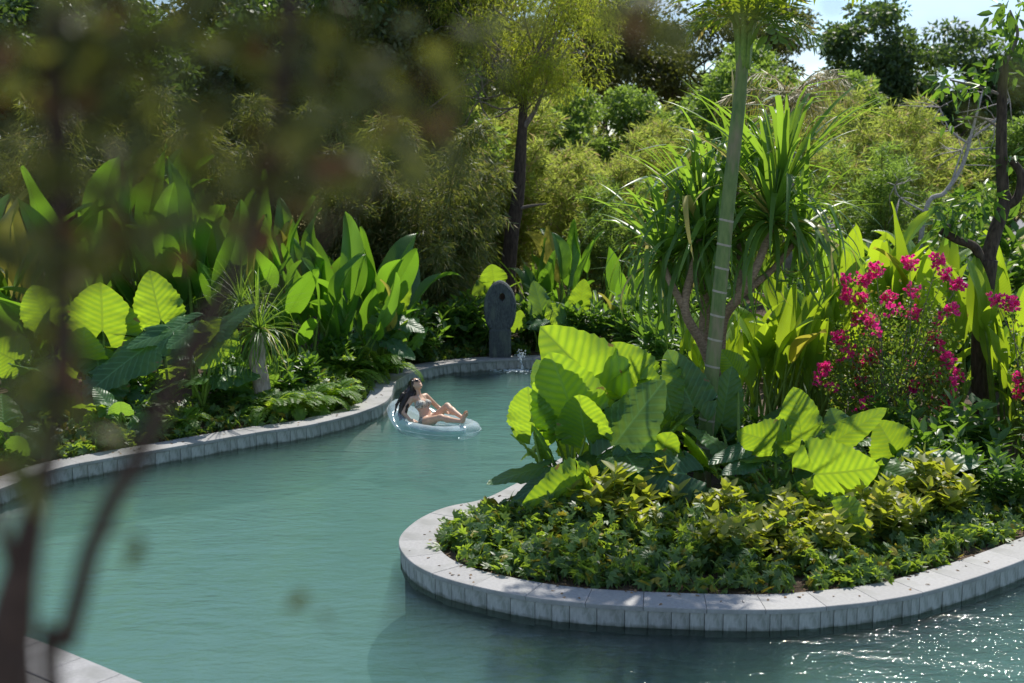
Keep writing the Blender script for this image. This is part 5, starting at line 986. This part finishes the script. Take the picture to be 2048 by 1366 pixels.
for lb, x, y, rz, s in (('golden bamboo clump left of the pandanus tufts', 5.6, 46, 1, 1.15), ('golden bamboo clump directly behind the left pandanus tuft', 7.4, 43, 2.2, 1.1), ('pale golden bamboo between the ringed palm and the dark right tree', 13.6, 44, 3.3, 1.15), ('tall pale golden bamboo before the dark right tree', 12.4, 42, 4.1, 1.3), ('golden bamboo clump behind the drooping palm', 9.6, 45, 5.2, 1.0),
  ('golden scrub clump low behind the slim grey trunk', 1.2, 47, .4, 1.05), ('golden scrub clump in the far gap right of the feathery tree', 4.4, 56, 2.8, 1.4), ('golden bamboo in front of the far dark trees left of the palm', 6.6, 50, .3, 1.25), ('golden scrub mass just right of the feathery trunk', 2.4, 40, 5.5, .95), ('golden bamboo right of the drooping palm', 11.0, 50, 2.4, 1.5), ('golden bamboo under the big dark right tree', 16.4, 47, 1.2, 1.15), ('golden scrub at the right edge beyond the dead limbs', 20.5, 56, 4.4, .9), ('golden scrub clump far behind the pandanus', 8.4, 58, 1.8, 1.1), ('golden scrub clump far left of the feathery trunk', -1.4, 42, 3.8, 1.2), ('olive scrub clump behind the dark bamboo', -3.6, 45, 1.8, 1.3), ('tall golden bamboo close behind the slim grey trunk', -.2, 41, 4.6, 1.3), ('golden scrub far behind the slim grey trunk', .6, 58, 3.1, 1.5)): copy_tree(g1, lb, (x, y, .2), rz, s)
g2 = bamboo('golden_bamboo', 'thin fresh-green bamboo scrub in front of the golden clumps right of the grey trunk', (3.0, 38, .2), 5.0, 1.6, 15, 75, .2, .034, M['scrub'], by, 37, low=.1, droop=.25)
for lb, x, y, rz, s in (('thin fresh-green bamboo scrub left of the drooping palm', 8.6, 39, 1, 1.1), ('thin fresh-green bamboo scrub right of the drooping palm', 11.2, 38, 2.7, 1.25), ('thin fresh-green bamboo scrub behind the pandanus', 6.2, 38, 4.4, 1.0), ('thin fresh-green bamboo scrub before the dead limbs', 13.2, 37, 5.3, .95)): copy_tree(g2, lb, (x, y, .2), rz, s)
t3 = make_tree('round_tree', 'fresh green round-crowned tree right of the feathery tree', (5.0, 52, .2), 2.6, [((-.6, 0, 4.2), (1.6, 1.4, 1.3)), ((.9, 0, 5.2), (1.5, 1.3, 1.2)), ((-.2, 0, 6.3), (1.1, 1, .9)), ((1.6, 0, 3.6), (1.2, 1.1, .9))], 46, 80, .42, .19, .10, M['scrub'], M['bark_g'], .18, 'light green trees in the middle distance', 61, droop=.15)
for lb, x, y, rz, s in (('fresh green round tree behind the pandanus', 8.2, 48, 2, 1.1), ('fresh green round tree below the feathery crown', 2.2, 50, 4, 1.0), ('fresh green round tree left of the big dark right tree', 14.4, 54, 1, 1.1), ('fresh green round tree at the right behind the dead limbs', 17.8, 45, 3, .8), ('fresh green round tree far between the palms', 11.2, 60, 5, 1.35), ('low fresh green tree behind the dark bamboo', -2.4, 38, 2.6, 1.05)): copy_tree(t3, lb, (x, y, .2), rz, s)
td = 'dark trees in the background'
t1 = make_tree('broad_tree', 'big dark broadleaf tree against the sky on the right', (18.6, 60, .2), 4.5, [((-1.6, 0, 9.6), (2.4, 2.2, 2.0)), ((1.8, 0, 8.2), (3.2, 2.4, 2.2)), ((-.5, 0, 6.2), (3.0, 2.4, 1.7)), ((3.6, 0, 5.6), (2.2, 2, 1.6)), ((-2.2, -.4, 7.2), (1.6, 1.5, 1.4)), ((4.4, 0, 7.8), (1.6, 1.5, 1.2))], 60, 110, .62, .28, .15, M['tree'], M['bark'], .38, td, 51)
t2 = make_tree('spreading_tree', 'dark open-crowned tree behind the golden bamboo in the centre', (9.4, 66, .2), 5.5, [((-1.5, 0, 10.5), (4.2, 3, 1.8)), ((1.5, 0, 8.6), (3.6, 3, 1.5)), ((-3.5, 0, 8.2), (2.4, 2, 1.2)), ((3.8, 0, 10.8), (2.2, 2, 1.3))], 60, 110, .66, .24, .12, M['tree_o'], M['bark'], .42, td, 52)
for lb, src, x, y, rz, s in (('dark open tree in the upper left background', t2, -9.0, 46, 2, 1.05), ('dark tall tree behind the left bamboo', t1, -5.0, 38, 2.5, .95), ('dark broadleaf tree in the top left corner', t1, -14.6, 36, 4.2, .95), ('dark broadleaf tree far behind the slim grey trunk', t1, .2, 72, 3.9, .8), ('dark tall tree just left of the feathery crown', t2, -2.6, 40, 1.4, .9), ('dark open tree between the feathery tree and the ringed palm', t2, 5.2, 78, 5.6, 1.0), ('dark open tree left of the feathery tree', t2, -4.2, 44, 4.4, .92), ('dark broadleaf tree in the far upper left', t1, -13.5, 46, 1, .95), ('dark broadleaf tree behind the left heliconias', t1, -7.5, 40, 3, .72), ('dark broadleaf tree at the left frame edge', t1, -11.5, 37, 5, .8), ('dark open tree high behind the feathery tree', t2, 1.6, 62, .7, 1.1), ('dark tree filling the far gap right of the feathery tree', t2, 3.0, 90, 2.2, 1.0), ('smaller dark tree left of the drooping palm', t1, 12.5, 84, 4.2, .85), ('low dark tree behind the dead limbs', t1, 24.5, 74, .9, .62), ('distant tree at the right horizon', t1, 52, 150, 1.5, .9), ('distant tree behind the pruned tree', t1, 62, 160, 3.5, .85), ('distant tree left of the dark right tree', t2, 34, 130, 1.1, .8), ('dark low tree below the big right tree', t1, 19.5, 52, 2.6, .45)):
    copy_tree(src, lb, (x, y, .2), rz, s)
# rough hedge along the field beyond the road: one mass of far foliage
g = np.random.default_rng(90); C = np.c_[g.uniform(-60, 130, 900), g.uniform(165, 185, 900), np.zeros(900)]; C[:, 2] = .5 + g.random(900) * (3.0 + 2.0 * np.sin(C[:, 0] * .13) + 1.2 * np.sin(C[:, 0] * .41))
tag(ob('far_wood', clumps(g, C, 22, 2.0, .7, .9, .5, .2).mesh('far_wood', [M['tree']])), 'far line of trees along the horizon', 'woodland', kind='stuff')
g = np.random.default_rng(91); n = 26000; P = np.c_[g.uniform(14, 60, n), g.uniform(88, 125, n), np.full(n, .2)]; D = g.normal(size=(n, 3)) * .35 + vec(0, 0, 1)
tag(ob('field_grass', cloud(P, D, g.normal(size=(n, 3)), g.uniform(.8, 2.0, n), .12 * np.ones(n), g.random(n)).mesh('field_grass', [M['bamboo_y']])), 'tall dry golden grass of the field beyond the road', 'grass', kind='stuff')

# ---------------------------------------------------------------- out-of-focus tree close to the camera
def foreground():
    b = np.array([-.52, 1.27, .2]); t = thing('near_tree', 'dark out-of-focus tree with thin branches and small leaves close to the camera', 'tree', b); g = np.random.default_rng(33)
    tube('trunk', np.array([(-.52, 1.27, .1), (-.525, 1.27, 3.6)] + FT) - b, [.032, .03,   .03, .027, .020, .014, .011, .012, .013, .013, .012], M['fbark'], t, 10)
    tube('trunk', np.array([(-.50, 1.3, .1), (-.48, 1.33, 3.4)] + F3) - b, np.linspace(.0125, .0095, len(F3) + 2), M['fbark'], t, 8)
    for P, r in ((F2, .009), (F4, .0035), (F5, .006), (F6, .005), (F7, .006)): tube('branch', np.array(P) - b, np.linspace(r, r * .4, len(P)), M['fbark'], t, 7)
    me = []
    for k in range(5):
        n = 9; s = np.linspace(0, 1, n); w = .26 * np.sin(np.pi * s ** .85) ** .8; w[0] = w[-1] = .01; z = -.12 * s ** 2
        V = np.concatenate([np.stack([-w, s, z + .25 * w], 1), np.stack([0 * w, s, z], 1), np.stack([w, s, z + .25 * w + .02 * k], 1)]); i = np.arange(n - 1); F = np.concatenate([np.stack([i, n + i, n + i + 1, i + 1], 1), np.stack([n + i, 2 * n + i, 2 * n + i + 1, n + i + 1], 1)])
        me.append(mk('leaf', V, F, np.stack([np.repeat([-1, 0, 1], n), np.tile(s, 3), np.full(3 * n, k * .2)], 1), mats=[M['fore']]))
    def put(c, L):
        o = ob('leaf', me[g.integers(5)], t); q = Vector(g.normal(size=3) * vec(1, .6, .7) + vec(.2, 0, -.5)).normalized(); m4 = q.to_track_quat('Y', 'Z').to_matrix().to_4x4() @ Matrix.Rotation(g.uniform(0, 6.28), 4, 'Y')
        o.matrix_local = Matrix.Translation(Vector(np.array(c) - b)) @ m4 @ Matrix.Scale(L, 4)
    for c, rx, rz_, n in FBLOB:
        for k in range(int(n * 1.7)):
            d = unit(g.normal(size=3)) * g.random() ** .45; put(np.array(c) + d * vec(rx, .16, rz_), g.uniform(.028, .05))
    for c in FSING: put(c, .036)
    # unseen upper crown, added dense above the frame to shade the leaves below
    C = ellipsoid(g, 520, (-.1, 2.5, 6.9), (1.8, 1.5, .75), .3); A = clumps(g, C - b, 22, .22, .8, .07, .04, .2, True)
    tag(ob('crown', A.mesh('crown', [M['fore']]), t), kind='stuff')
    for k in range(12): 
        e = C[k * 9] - b; B = Acc(); limb_acc(g, B, np.array(FT[-1]) - b, e, .013, .004, .12, 6); ob('branch', B.mesh('branch', [M['fbark']]), t)
foreground()
